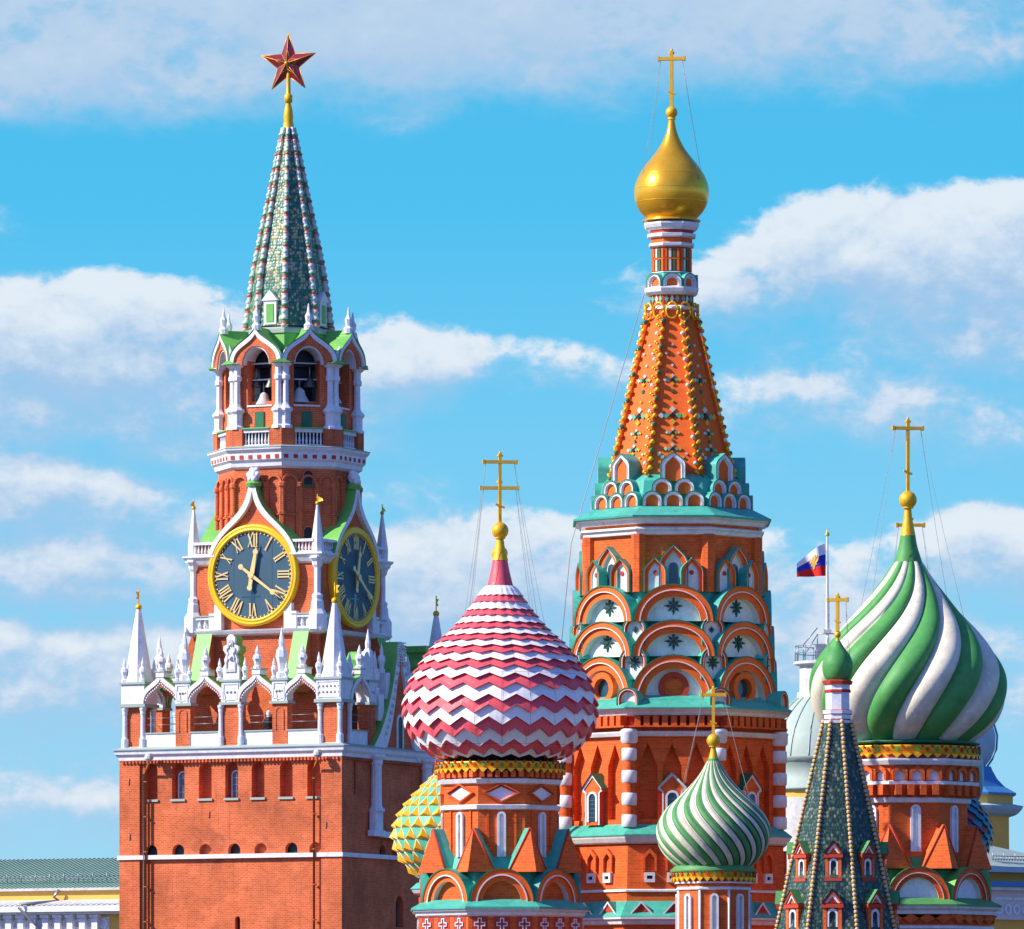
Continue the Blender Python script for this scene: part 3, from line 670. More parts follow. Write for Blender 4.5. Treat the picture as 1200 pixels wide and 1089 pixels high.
# ---- dials
def dial(face):
    R0 = 3.08; rim = MB(); zc_ = Zc(674.5); base = fr(0, h2+.12)
    g_ = lambda r, t, d: base(r*sin(t), zc_+r*cos(t), d)
    N = 72
    prof = [(R0-.06, -.1), (R0, .22), (R0-.06, .34), (R0-.18, .37), (R0-.26, .30), (R0-.30, .36), (R0-.42, .34), (R0-.46, .22), (2.62, .2)]
    vs = [g_(r, 2*pi*i/N, d) for r, d in prof for i in range(N)]
    face_ = MB(); P = [g_(2.64, 2*pi*i/N, .2) for i in range(N)]
    face_.add(P, [tuple(range(N))], 'dial')
    # faint panel joints and the opened hatch below the centre
    box(face_, base, -.75, .5, zc_-1.33, zc_-1.27, .2, .212, 'glass'); box(face_, base, -.16, .12, zc_-2.0, zc_-1.0, .2, .214, 'glass')
    for u in (-1.3, .02, 1.3): box(face_, base, u-.008, u+.008, zc_-2.2, zc_+2.2, .2, .206, 'glass')
    fo = face_.build('clock_face', K.e, face)
    rim.add(vs, [(j*N+i, j*N+(i+1) % N, (j+1)*N+(i+1) % N, (j+1)*N+i) for j in range(len(prof)-1) for i in range(N)], 'rimgold', True)
    sub('clock_rim', rim, fo)
    mk = MB()
    for i in range(60):
        t = 2*pi*i/60; r = 2.55; c_ = g_(r, t, .2)
        L_ = .05 if i % 5 else .08
        q = [(L_*cos(b_), L_*sin(b_)) for b_ in [2*pi*j/6 for j in range(6)]]
        mk.add([base(r*sin(t)+p_[0], zc_+r*cos(t)+p_[1], .245) for p_ in q], [tuple(range(6))], 'numeral')
    sub('minute_markers', mk, fo)
    RN = ['XII', 'I', 'II', 'III', 'IV', 'V', 'VI', 'VII', 'VIII', 'IX', 'X', 'XI']
    for i, s in enumerate(RN):
        mb = MB(); t = 2*pi*i/12; rc_ = 2.08; hh = .37
        wd = {'I': .17, 'V': .36, 'X': .36}; tot = sum(wd[ch] for ch in s); sc = min(1.0, .95/tot); x_ = -tot*sc/2
        def bar(x0, y0, x1, y1, w):
            dx, dy = x1-x0, y1-y0; l = sqrt(dx*dx+dy*dy); nx_, ny_ = -dy/l*w/2, dx/l*w/2
            q = [(x0+nx_, y0+ny_), (x1+nx_, y1+ny_), (x1-nx_, y1-ny_), (x0-nx_, y0-ny_)]
            vv = [base((rc_+py_)*sin(t)+px_*cos(t), zc_+(rc_+py_)*cos(t)-px_*sin(t), dd) for dd in (.2, .262) for px_, py_ in q]
            mb.add(vv, [(4, 5, 6, 7), (0, 1, 5, 4), (1, 2, 6, 5), (2, 3, 7, 6), (3, 0, 4, 7)], 'numeral')
        for ch in s:
            w = wd[ch]*sc; cx_ = x_+w/2
            if ch == 'I': bar(cx_, -hh, cx_, hh, .085); bar(cx_-w*.42, hh, cx_+w*.42, hh, .04); bar(cx_-w*.42, -hh, cx_+w*.42, -hh, .04)
            if ch == 'V': bar(cx_-w*.34, hh, cx_, -hh, .085); bar(cx_+w*.34, hh, cx_, -hh, .045); bar(cx_-w*.48, hh, cx_-w*.18, hh, .04); bar(cx_+w*.18, hh, cx_+w*.48, hh, .04)
            if ch == 'X': bar(cx_-w*.34, hh, cx_+w*.34, -hh, .085); bar(cx_+w*.34, hh, cx_-w*.34, -hh, .045); bar(cx_-w*.46, hh, cx_-w*.2, hh, .04); bar(cx_+w*.2, hh, cx_+w*.46, hh, .04); bar(cx_-w*.46, -hh, cx_-w*.2, -hh, .04); bar(cx_+w*.2, -hh, cx_+w*.46, -hh, .04)
            x_ += w
        sub('numeral', mb, fo)
    for nm, ang, L_, tail, w, d in (('hour_hand', 10.5, 1.95, .78, .2, .40), ('minute_hand', 126, 2.52, .85, .13, .50)):
        mb = MB(); t = radians(ang); dirv = (sin(t), cos(t)); pv = (cos(t), -sin(t))
        pr = [(-tail, .14), (-tail+.16, w*.7), (0, w), (L_*.62, w*.62), (L_*.68, .13), (L_*.76, .13), (L_*.80, .05), (L_, .012)]
        q = [(r, s_) for r, s_ in pr]+[(r, -s_) for r, s_ in pr[::-1]]
        vv = [base(r*dirv[0]+s_*pv[0]*.8, zc_+r*dirv[1]+s_*pv[1]*.8, dd) for dd in (d-.05, d) for r, s_ in q]; n = len(q)
        mb.add(vv, [tuple(range(n, 2*n))]+[(i, (i+1) % n, n+(i+1) % n, n+i) for i in range(n)], 'numeral')
        for r in (-tail, L_*.72): 
            c_ = [base(r*dirv[0]+.17*cos(b_), zc_+r*dirv[1]+.17*sin(b_), d+.01) for b_ in [2*pi*j/12 for j in range(12)]]; mb.add(c_, [tuple(range(12))], 'numeral')
        c_ = [base(.2*cos(b_), zc_+.2*sin(b_), d+.03) for b_ in [2*pi*j/16 for j in range(16)]]; mb.add(c_, [tuple(range(16))], 'numeral')
        sub(nm, mb, fo)
    return fo
fo = dial(0)
for a in (90,): dup(fo, K.e, a)
# ---- octagonal brick stage
o8 = MB(); K.oct(o8, [(76, 668), (76, 545)], 'kbrick')
o8.build('octagon_wall', K.e)
def blind(mb):
    gg = fr(0, K.R(76))
    for u in (-1.15, 0, 1.15):
        A = sh(arch(.52, 3.9), u, K.Z(632, 76)); B = sh(arch(.38, 3.76), u, K.Z(632, 76)); strip(mb, gg, A, B, 0, .16, 'kbrick')
        x, y, _ = gg(u+.57, 0, .08)
    for u in (-1.62, -.57, .57, 1.62):
        x, y, _ = gg(u, 0, .1); lathe(mb, [(.12, K.Z(668, 76)), (.12, K.Z(604, 76)), (.19, K.Z(603, 76)), (.19, K.Z(600, 76)), (.12, K.Z(599, 76)), (.12, K.Z(572, 76)), (.19, K.Z(570, 76)), (.19, K.Z(566, 76)), (.1, K.Z(565, 76))], 8, 0, 'kbrick', False, (x, y))
    box(mb, gg, -1.62, 1.62, K.Z(604, 76), K.Z(602, 76), 0, .1, 'kbrick')
b8 = MB(); blind(b8); around('blind_arcade', b8, K.e, A8)
for y0, y1 in ((568, 555), (634, 625)):
    w8 = MB(); gg = fr(0, K.R(76)); P = sh(arch(.27, .85), 0, K.Z(y0, 76)); ext(w8, gg, P, 0, .06, 'dark'); strip(w8, gg, sh(arch(.34, .93), 0, K.Z(y0, 76)), P, 0, .1, 'kbrick'); box(w8, gg, -.36, .36, K.Z(y0+2, 76), K.Z(y0, 76), 0, .2, 'dgreen')
    around('window', w8, K.e, [45, 90])
gc = MB(); K.oct(gc, [(76, 549), (80, 546), (81, 541), (84, 538), (84.5, 530), (88, 526), (88.5, 523.5), (80, 522)], 'clean'); go_ = gc.build('ring_cornice', K.e)
dd = MB(); gg = fr(0, K.R(84.4))
for i in range(6): box(dd, gg, -1.5+i*.6-.13, -1.5+i*.6+.13, K.Z(537, 84), K.Z(532.5, 84), -.02, .015, 'bred')
around('cornice_hole_row', dd, K.e, A8)
gf = MB(); K.oct(gf, [(89, 523.6), (89, 522.8), (78, 521)], 'roofpale'); gf.build('cornice_flashing', K.e)
# pedestal storey and belfry
core = MB(); K.oct(core, [(70, 523), (70, 502), (64, 501), (64, 470)], 'kbrick'); core.build('belfry_base_wall', K.e)
zf = K.Z(502, 80); gB = fr(0, K.R(82)); hw = K.R(82)*tan(pi/8)
for s in (-1, 1):
    ped = MB(); box(ped, gB, s*(hw-.42)-.42, s*(hw-.42)+.42, K.Z(523, 82), zf, -.85, .0, 'kbrick'); around('pedestal', ped, K.e, A8)
bal = MB(); balustrade(bal, gB, -hw+.86, hw-.86, K.Z(523, 82), zf, -.1, 8, dark='dark'); box(bal, gB, -hw+.84, hw-.84, zf, zf+.07, -.5, .05, 'kgreen'); around('balustrade', bal, K.e, A8)
for s in (-1, 1):
    col = MB(); u = s*(hw-.36); x, y, _ = gB(u, 0, -.30)
    zz = lambda y_: K.Z(y_, 80)
    lathe(col, [(.42, zz(502)), (.42, zz(499)), (.31, zz(497)), (.31, zz(484)), (.44, zz(481)), (.44, zz(479)), (.25, zz(475)), (.19, zz(472)), (.17, zz(446)), (.27, zz(444)), (.27, zz(440)), (.21, zz(438)), (.21, zz(430)), (.40, zz(427)), (.40, zz(424))], 8, 22.5, 'clean', False, (x, y))
    around('column', col, K.e, A8)
pier = MB()
wallz0, wallz1 = K.Z(502, 72), K.Z(424, 72); gw = fr(0, K.R(72)); hw2 = K.R(72)*tan(pi/8)
for s in (-1, 1):
    u0, u1 = sorted((s*.82, s*hw2)); box(pier, gw, u0, u1, wallz0, wallz1+.2, -.9, 0, 'kbrick')
box(pier, gw, -.84, .84, wallz0, K.Z(476, 72), -.5, -.02, 'kbrick'); box(pier, gw, -.84, .84, K.Z(476, 72), K.Z(474, 72), -.55, .04, 'clean')
box(pier, gw, -.3, .3, wallz0, K.Z(482, 72), -.02, .06, 'dgreen')
around('belfry_pier', pier, K.e, A8)
oa = MB(); z0 = K.Z(426, 84); h = K.Z(383, 84)-z0; gA = fr(0, K.R(84))
A = ogee(hw*.99, h); Bq = ogee(hw*.99-.25, h-.36); Cc = semi(.86, 1.0, 24)
Bi = [Bq[int(round(i*(len(Bq)-1)/24))] for i in range(25)]
strip(oa, gA, sh(A, 0, z0), sh(Bq, 0, z0), -.3, .0, 'clean')
strip(oa, gA, sh(Bi, 0, z0), sh([(u*1.08, z*1.1) for u, z in Cc], 0, z0), -.4, -.12, 'kbrick')
strip(oa, gA, sh([(u*1.08, z*1.1) for u, z in Cc], 0, z0), sh(Cc, 0, z0), -1.6, -.2, 'clean', mi='clean')
# the green roof shell runs back to the tent, narrowing to keep clear of its neighbours
Ao = ogee(hw*1.01, h+.05); n = len(Ao); f_ = .52
oa.add([gA(u, z+z0+.02, .04) for u, z in Ao]+[gA(u*f_, z0+z*1.0+.02, -K.R(40)) for u, z in Ao], [(i, i+1, n+i+1, n+i) for i in range(n-1)], 'kgreen')
x, y, _ = gA(0, 0, -.25); zz = K.Z(385, 84)
lathe(oa, [(.28, zz-.05), (.3, zz+.25), (.17, zz+.4), (.24, zz+.8), (.12, zz+1.0), (.03, zz+1.55)], 8, 0, 'clean', False, (x, y))
around('ogee_arch', oa, K.e, A8)
ev = MB(); gv = fr(0, K.R(84)/cos(pi/8)); ext(ev, gv, [(-.6, K.Z(425, 84)), (.6, K.Z(425, 84)), (.1, K.Z(421, 84)), (-.1, K.Z(421, 84))], -1.2, .12, 'kgreen'); around('eave', ev, K.e, V8)
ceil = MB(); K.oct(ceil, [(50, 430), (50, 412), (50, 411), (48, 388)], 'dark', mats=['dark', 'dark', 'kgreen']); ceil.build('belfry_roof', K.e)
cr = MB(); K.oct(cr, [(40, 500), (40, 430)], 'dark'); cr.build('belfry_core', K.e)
# bells
for i, (ph, rr, yb, rb) in enumerate(((-2, 58, 470, .52), (8, 60, 450, .4), (-12, 58, 449, .36), (40, 60, 468, .62), (52, 60, 450, .45), (30, 60, 452, .4), (90, 60, 466, .5), (-45, 60, 466, .5))):
    bl = MB(); x, y, _ = fr(ph, K.R(rr))(0, 0, 0); z = K.Z(yb+4, rr)
    lathe(bl, [(rb, z), (rb*.95, z+rb*.15), (rb*.62, z+rb*.7), (rb*.5, z+rb*1.2), (rb*.25, z+rb*1.4), (.05, z+rb*1.5)], 16, 0, 'bell' if i % 3 else 'stone', True, (x, y))
    tube(bl, [(x, y, z+rb*1.4), (x, y, z+rb*1.4+.6)], .05, 'metal', 5); bl.build('bell', K.e)
bm_ = MB()
for y_ in (425, 444): tube(bm_, [fr(-22.5, K.R(66))(0, K.Z(y_, 66)), fr(22.5, K.R(66))(0, K.Z(y_, 66))], .05, 'clean', 6)
around('bell_beam', bm_, K.e, A8)
# ---- tent roof
TP = [(45.5, 386), (37, 318), (6, 150)]
tn = MB(); K.oct(tn, TP, 'ktile', False); tn.build('tent_roof', K.e)
sk = MB(); K.oct(sk, [(50, 390), (50, 385), (47, 383), (45, 383)], 'roofpale'); sk.build('tent_base_ring', K.e)
c8 = cos(pi/8)
rb_ = MB()
n = 60; P = []
for i in range(n+1):
    y_ = 386+(150-386)*i/n; a = interp([(45.5, 386), (37, 318), (21.5, 234), (6, 150)], y_); P.append((0, -K.R(a)/c8-.02, K.Z(y_)))
tube(rb_, P, [.205-.10*i/n for i in range(n+1)], 'krib', 8)
for i in range(0, n, 2): ball(rb_, 0, P[i][1]-.05, P[i][2], (.225-.115*i/n), 'krib', 8, .9)
around('tent_rib', rb_, K.e, V8)
dmr = MB(); gd = fr(0, K.R(44)); z0, z1 = K.Z(380, 44), K.Z(352, 44)
box(dmr, gd, -.42, .42, z0, z1, -1.2, .12, 'clean'); box(dmr, gd, -.24, .24, z0+.15, z1-.2, .12, .16, 'kgreen')
ext(dmr, gd, [(-.55, z1), (.55, z1), (0, z1+.65)], -1.6, .2, 'clean', 'clean'); around('dormer', dmr, K.e, [0, 90, 180, 270])
cl_ = MB(); lathe(cl_, [(K.R(r), K.Z(y_)) for r, y_ in ((6.5, 151), (6.2, 146), (5.2, 142), (5.8, 138), (4.6, 128), (3, 122), (3.2, 120.5), (4.6, 120), (4.8, 112), (3.4, 111), (2.6, 109), (2.4, 96), (2.4, 84))], 16, 0, 'goldp', True)
cl_.build('spire_collar', K.e)
st = MB(); gs = fr(6, 0); zc_ = K.Z(75); Ro, Ri, dp = 36*k, 14.2*k, .36
pts = [((Ro if i % 2 == 0 else Ri)*sin(pi*i/5), zc_+(Ro if i % 2 == 0 else Ri)*cos(pi*i/5)) for i in range(10)]
for sd in (-1, 1):
    for i in range(10):
        a, b_ = pts[i], pts[(i+1) % 10]
        st.add([gs(*a, 0), gs(*b_, 0), gs(0, zc_, sd*dp)], [(0, 1, 2)], 'ruby')
so = st.build('star', K.e)
ed = MB()
for i in range(10): 
    tube(ed, [gs(*pts[i], 0), gs(*pts[(i+1) % 10], 0)], .024, 'goldp', 5)
    for sd in (-1, 1): tube(ed, [gs(*pts[i], 0), gs(0, zc_, sd*dp)], .014 if i % 2 else .02, 'goldp', 5)
    for sd in (1,):
        a, b_ = pts[i], pts[(i+1) % 10]
        for q in (.45,):
            c0 = gs(a[0]*q, zc_+(a[1]-zc_)*q, sd*dp*(1-q)+.01); c1 = gs(b_[0]*q, zc_+(b_[1]-zc_)*q, sd*dp*(1-q)+.01); tube(ed, [c0, c1], .010, 'goldp', 4)
ball(ed, *gs(0, zc_, dp), .12, 'goldp', 8); sub('star_edging', ed, so)
# floodlights standing in the arcade
for i, x in enumerate((316,)):
    fl = MB(); gg = fr(0, 0); zz = 0
    box(fl, gg, -.35, .35, 0, .25, -.25, .25, 'sgreen'); tube(fl, [(0, 0, .2), (0, 0, 1.2)], .05, 'metal'); 
    lathe(fl, [(.32, 1.0), (.36, 1.35), (.2, 1.7)], 10, 0, 'dark'); lathe(fl, [(.12, 1.7), (.14, 2.0), (.04, 2.1)], 8, 0, 'clean'); box(fl, gg, .2, .55, 1.1, 1.5, -.3, .1, 'clean')
    o = fl.build('floodlight'); wp = K.e.matrix_basis
    v = mathutils.Vector(fr(0, H)(nx(x)-.2, zt, -.75)); v.rotate(mathutils.Euler((0, 0, radians(-26)))); o.location = (K.e.location.x+v.x, K.e.location.y+v.y, Zs(866))
    o.location.z = zt
    tag(o, 'small floodlight standing in the third ogee arch of the clock tower terrace', 'floodlight')
# ================================================================== CATHEDRAL: central tented tower
T = TW('tented_church_tower', 'tallest orange church tower with tiered arched gables, tent roof and small gold onion dome', 'church tower', 787, 330, 0, 'cathedral towers')
R = T.R
def face(t, a, phi=0): return fr(phi, t.R(a))
def hwid(t, a): return t.R(a)*tan(pi/8)
def leaf_star(mb, g, u, z, r, m='ink_green', n=8, d0=0.0, d1=.05):
    for i in range(n):
        t = 2*pi*i/n; rr = r*(1.0 if i % 2 == 0 else .82); c, s = cos(t), sin(t); w = r*.15
        q = [(r*.1, 0), (rr*.55, w), (rr, 0), (rr*.55, -w)]
        ext(mb, g, [(u+a*s+b*c, z+a*c-b*s) for a, b in q], d0, d1, m)
    q = [(r*.2*cos(2*pi*j/8), r*.2*sin(2*pi*j/8)) for j in range(8)]; ext(mb, g, [(u+a, z+b) for a, b in q], d0, d1+.03, m)
def round_gable(t, a, w, ytop, ybase, L, oc='borange', orn=None, fn=None, th=(.055, .15, .172, .33), rec=.42, nm='round_gable', angs=A8, tymp='white', parts=True, roof='teal', uoff=0.0, hole=None):
    """half round gable: orange mouldings with a white line, deep white reveal, back filling"""
    W_ = t.R(w); g = face(t, a); z0 = t.Z(ybase, a); h = t.Z(ytop, a)-z0; fn = fn or (lambda w_, h_: [(-w_*cos(pi*i/24), h_*sin(pi*i/24)) for i in range(25)])
    mb = MB(); e = [W_*q for q in th]
    nest(mb, g, fn, W_, h, [(0, .05, .05, 'dgreen', 'dgreen'), (.05, e[1], .0, oc, oc), (e[1], e[2], .035, 'clean', 'clean'), (e[2], e[3], -.08, oc, oc)], (-rec, tymp, 'cream'), L, roof, t.R(uoff), z0)
    subs = []
    if orn: subs.append(orn(g, z0, h, W_, rec))
    return around(nm, mb, t.e, angs, [s for s in subs if s])
# crown of the tower, from the ground up
def drum(t, prof, m, nm, **k_):
    mb = MB(); t.oct(mb, prof, m, **k_); return mb.build(nm, t.e)
# lowest storeys
drum(T, [(141, 1750), (141, 1074)], 'bbrick', 'base_wall')
drum(T, [(142, 1084), (146, 1083), (147, 1079), (150, 1077), (150, 1075), (146, 1074)], 'white', 'cornice')
drum(T, [(150, 1074.5), (132, 1056)], 'teal', 'ledge_roof')
def tri_gable(t, a, w, ytop, ybase, uo, m='bred', nm='triangular_gable', angs=A8, L=1.0, edge='clean'):
    mb = MB(); g = face(t, a); z0 = t.Z(ybase, a); h = t.Z(ytop, a)-z0; W_ = t.R(w); u = t.R(uo)
    O = [(-W_, 0), (0, h), (W_, 0)]; I = [(-W_*.84, 0), (0, h*.86), (W_*.84, 0)]
    strip(mb, g, sh(O, u, z0), sh(I, u, z0), -.1, .06, edge, mo='teal'); ext(mb, g, sh(I, u, z0), -.1, .0, m)
    mb.add([g(x+u, z+z0, .03) for x, z in O]+[g(x+u, z+z0, -L) for x, z in O], [(0, 1, 4, 3), (1, 2, 5, 4)], 'teal')
    return around(nm, mb, t.e, angs)
for uo in (-38, 0, 38): tri_gable(T, 145, 17, 1056, 1074.5, uo)
drum(T, [(132, 1057), (132, 1045), (134, 1045), (134, 1043), (131, 1042), (129, 990)], 'bbrick', 'lower_wall', mats=['bbrick', 'clean', 'clean', 'clean', 'bbrick'])
g = face(T, 130)
for uo in (-28, -2, 24):
    sw = MB(); u = R(uo); z0, z1 = T.Z(1034, 131), T.Z(1022.5, 131); w = R(6)
    strip(sw, g, [(u-w, z0), (u-w, z1), (u+w, z1), (u+w, z0), (u-w, z0)], [(u-w*.55, z0+.14), (u-w*.55, z1-.14), (u+w*.55, z1-.14), (u+w*.55, z0+.14), (u-w*.55, z0+.14)], 0, .16, 'clean')
    ext(sw, g, [(u-w*.55, z0+.14), (u+w*.55, z0+.14), (u+w*.55, z1-.14), (u-w*.55, z1-.14)], 0, .07, 'dark')
    around('square_window', sw, T.e, A8)
for uo in (-28, -2, 24):
    hd = MB(); u = R(uo); z0, z1 = T.Z(1021, 131), T.Z(994, 131); w = R(8)
    strip(hd, g, sh(point(w, z1-z0), u, z0), sh(point(w-.1, z1-z0-.2), u, z0), 0, .14, 'bbrick'); around('blind_niche', hd, T.e, A8)
drum(T, [(130, 989), (134, 987), (137, 982), (138, 979), (134, 978)], 'white', 'ledge_cornice')
drum(T, [(139, 979), (139, 977.5), (124, 966)], 'teal', 'ledge_roof')
# main storey with pointed niches
mw = MB(); g = face(T, 122); hw = hwid(T, 122)
holes = [(R(u), R(11), T.Z(960, 122), T.Z(871, 122), None) for u in (-30, -2, 26)]
wallholes(mw, g, -hw, hw, T.Z(972, 122), T.Z(862, 122), holes, .30, 'bbrick', kind='point'); around('main_wall', mw, T.e, A8)
wn = MB(); gg = face(T, 122); u = R(-2); w = R(15); z0, z1 = T.Z(966, 124), T.Z(905, 124)
O = [(-w*.78, 0), (-w*.78, (z1-z0)*.62), (-w*1.1, (z1-z0)*.66), (-w*1.1, (z1-z0)*.71), (0, z1-z0), (w*1.1, (z1-z0)*.71), (w*1.1, (z1-z0)*.66), (w*.78, (z1-z0)*.62), (w*.78, 0)]
I = [(-w*.66, 0), (-w*.66, (z1-z0)*.62), (-w*.92, (z1-z0)*.68), (-w*.92, (z1-z0)*.70), (0, (z1-z0)*.93), (w*.92, (z1-z0)*.70), (w*.92, (z1-z0)*.68), (w*.66, (z1-z0)*.62), (w*.66, 0)]
strip(wn, gg, sh(O, u, z0), sh(I, u, z0), -.3, .34, 'clean', mo='bred'); ext(wn, gg, sh(I, u, z0)[::-1], -.3, .28, 'bbrick')
wn.add([gg(x+u, z+z0, .42) for x, z in O[2:7]]+[gg(x+u, z+z0+.03, -.25) for x, z in O[2:7]], [(i, i+1, 6+i, 5+i) for i in range(4)], 'dgreen')
pn = MB(); P = sh(arch(R(5.5), T.Z(929, 124)-T.Z(962, 124)), u, T.Z(962, 124)); ext(pn, gg, P, .2, .30, 'glass'); strip(pn, gg, sh(arch(R(8), T.Z(926.5, 124)-T.Z(962, 124)), u, T.Z(962, 124)), P, .2, .36, 'clean')
for i in range(1, 6): box(pn, gg, u-R(5.5), u+R(5.5), T.Z(962-i*5, 124), T.Z(961.6-i*5, 124), .28, .32, 'metal')
around('gabled_window', wn, T.e, A8, [('pane', pn)])
cm = MB(); x, y, _ = fr(0, R(124.5)/cos(pi/8))(0, 0, 0)
lathe(cm, [(R(7.6), T.Z(968, 130)), (R(7.6), T.Z(862, 130))], 12, 0, 'bbrick', True, (x, y))
for i, yb in enumerate((962, 936.5, 910, 884)):
    za, zb_ = T.Z(yb+7.5, 130), T.Z(yb-7.5, 130); lathe(cm, [(R(7.5), za), (R(8.8), za+.04), (R(9), (za+zb_)/2), (R(8.8), zb_-.04), (R(7.5), zb_)], 12, 0, 'clean', True, (x, y))
lathe(cm, [(R(8), T.Z(871, 130)), (R(10), T.Z(868, 130)), (R(10), T.Z(859, 130)), (R(11), T.Z(857, 130)), (R(8), T.Z(854, 130))], 12, 0, 'clean', True, (x, y))
around('banded_column', cm, T.e, V8)
drum(T, [(122, 863), (127, 862.5), (129, 858.5), (129, 857), (122, 856)], 'white', 'string_course')
drum(T, [(122, 857), (122, 851), (124, 850)], 'bbrick', 'frieze')
drum(T, [(122, 852), (122, 839)], 'bred', 'frieze')
dn_ = MB(); g = face(T, 122)
for i in range(9):
    u = -hwid(T, 122)+.12+(i+.5)*(2*hwid(T, 122)-.24)/9; box(dn_, g, u-.13, u+.13, T.Z(850.5, 124), T.Z(839, 124), -.02, .42, 'bbrick')
box(dn_, g, -hwid(T, 125), hwid(T, 125), T.Z(852.5, 126), T.Z(850.5, 126), -.02, .46, 'bbrick')
around('dentil_row', dn_, T.e, A8)
drum(T, [(124, 839.5), (131, 838), (133, 834), (137, 831), (137, 829)], 'white', 'cornice')
drum(T, [(139, 830), (139, 828.5), (112, 815)], 'teal', 'ledge_roof')
# stepped core behind the gables
drum(T, [(106, 826), (106, 772), (104, 766), (100, 728), (99, 722), (98, 690)], 'teal', 'stepped_core')
def star_orn(rr, zf_, m='ink_green'):
    def f(g, z0, h, W_, rec):
        mb = MB(); leaf_star(mb, g, 0, z0+h*zf_, R(rr), m, 8, -rec, -rec+.06); return ('star_ornament', mb)
    return f
def disc_orn(g, z0, h, W_, rec):
    mb = MB(); zc_ = z0+h*.28; N = 28
    ringp = lambda r: [(r*cos(2*pi*i/N), zc_+r*sin(2*pi*i/N)) for i in range(N+1)]
    strip(mb, g, ringp(R(18)), ringp(R(12)), -rec, -rec+.12, 'bred'); mb.add([g(u, z, -rec+.02) for u, z in ringp(R(12))[:-1]], [tuple(range(N))], 'bbrick')
    return ('round_panel', mb)
def eye_orn(g, z0, h, W_, rec):
    mb = MB(); zc_ = z0+h*.28; N = 28
    ringp = lambda r: [(r*cos(2*pi*i/N), zc_+r*sin(2*pi*i/N)) for i in range(N+1)]
    strip(mb, g, ringp(R(19)), ringp(R(12)), -rec, -rec+.3, 'borange'); mb.add([g(u, z, -rec+.02) for u, z in ringp(R(12))[:-1]], [tuple(range(N))], 'glass')
    return ('round_window', mb)
AF, AO = [0, 90, 180, 270], [45, 135, 225, 315]
round_gable(T, 121, 50, 767, 820, 1.2, orn=disc_orn, angs=AF); round_gable(T, 121, 50, 767, 820, 1.2, orn=eye_orn, angs=AO)
round_gable(T, 118, 48, 726, 769, 1.2, orn=star_orn(11, .42)); round_gable(T, 114.5, 46.5, 684, 728, 1.2, orn=star_orn(11, .42))
stilt = lambda w, h: arch(w, h, 14)
VA = V8
def vgable(a, w, yt, yb, orn):
    round_gable(T, a, w, yt, yb, 1.3, fn=stilt, orn=orn, nm='corner_gable', angs=VA, th=(.05, .17, .22, .38), rec=.18)
vgable(140, 13.5, 805, 826, None); vgable(122.5, 17, 757, 796, star_orn(9, .52)); vgable(119.5, 14.5, 722, 756, star_orn(4, .55))
def hole_orn(g, z0, h, W_, rec):
    mb = MB(); N = 10; zc_ = z0+h*.56
    ext(mb, g, [(.10*cos(2*pi*i/N), zc_+.10*sin(2*pi*i/N)) for i in range(N)], -rec, -rec+.04, 'bred'); return ('vent', mb)
round_gable(T, 111, 13.5, 653, 693, 1.6, fn=keel, orn=hole_orn, nm='keel_gable', angs=[11.25+22.5*i for i in range(16)], th=(.05, .07, .12, .42), rec=.16)
def lancet(g, z0, h, W_, rec):
    mb = MB(); ext(mb, g, sh(arch(.2, h*.55), 0, z0+.1), -rec, -rec+.04, 'glass'); return ('window', mb)
round_gable(T, 107, 17, 638, 690, 1.5, fn=keel, orn=lancet, nm='upper_keel_gable', th=(.05, .07, .12, .40), rec=.24, tymp='cream')
drum(T, [(98, 694), (98, 614)], 'bbrick', 'upper_wall')
pl = MB(); x, y, _ = fr(0, R(96)/cos(pi/8))(0, 0, 0); lathe(pl, [(R(9), T.Z(694, 98)), (R(9), T.Z(626, 98))], 8, 22.5, 'bbrick', False, (x, y)); around('corner_pilaster', pl, T.e, V8)
drum(T, [(98, 627), (103, 626), (104, 622), (107, 620), (107, 618.5), (101, 617)], 'white', 'string_course')
drum(T, [(101, 618), (101, 613.5)], 'bbrick', 'frieze')
drum(T, [(101, 614), (106, 613), (108, 609), (112, 607), (112, 605), (100, 604)], 'white', 'cornice')
drum(T, [(115, 605.5), (115.5, 603.5), (93, 593)], 'teal', 'eaves_roof')
# crown of little gables at the foot of the tent
drum(T, [(88, 596), (86, 579), (84, 578), (81, 563), (72, 556)], 'teal', 'crown_core')
SG = dict(th=(.04, .32, .33, .40), rec=.1, fn=stilt, oc='clean', tymp='borange', angs=A8)
for u in (-24.5, 0, 24.5): round_gable(T, 93, 12, 575, 593, .9, nm='crown_gable', uoff=u, **SG)
for u in (-13, 13): round_gable(T, 89, 12.3, 560, 579, 1.2, nm='second_crown_gable', uoff=u, **SG)
SG['fn'] = keel; round_gable(T, 85, 15, 529, 564, 1.9, nm='pointed_crown_gable', **SG)
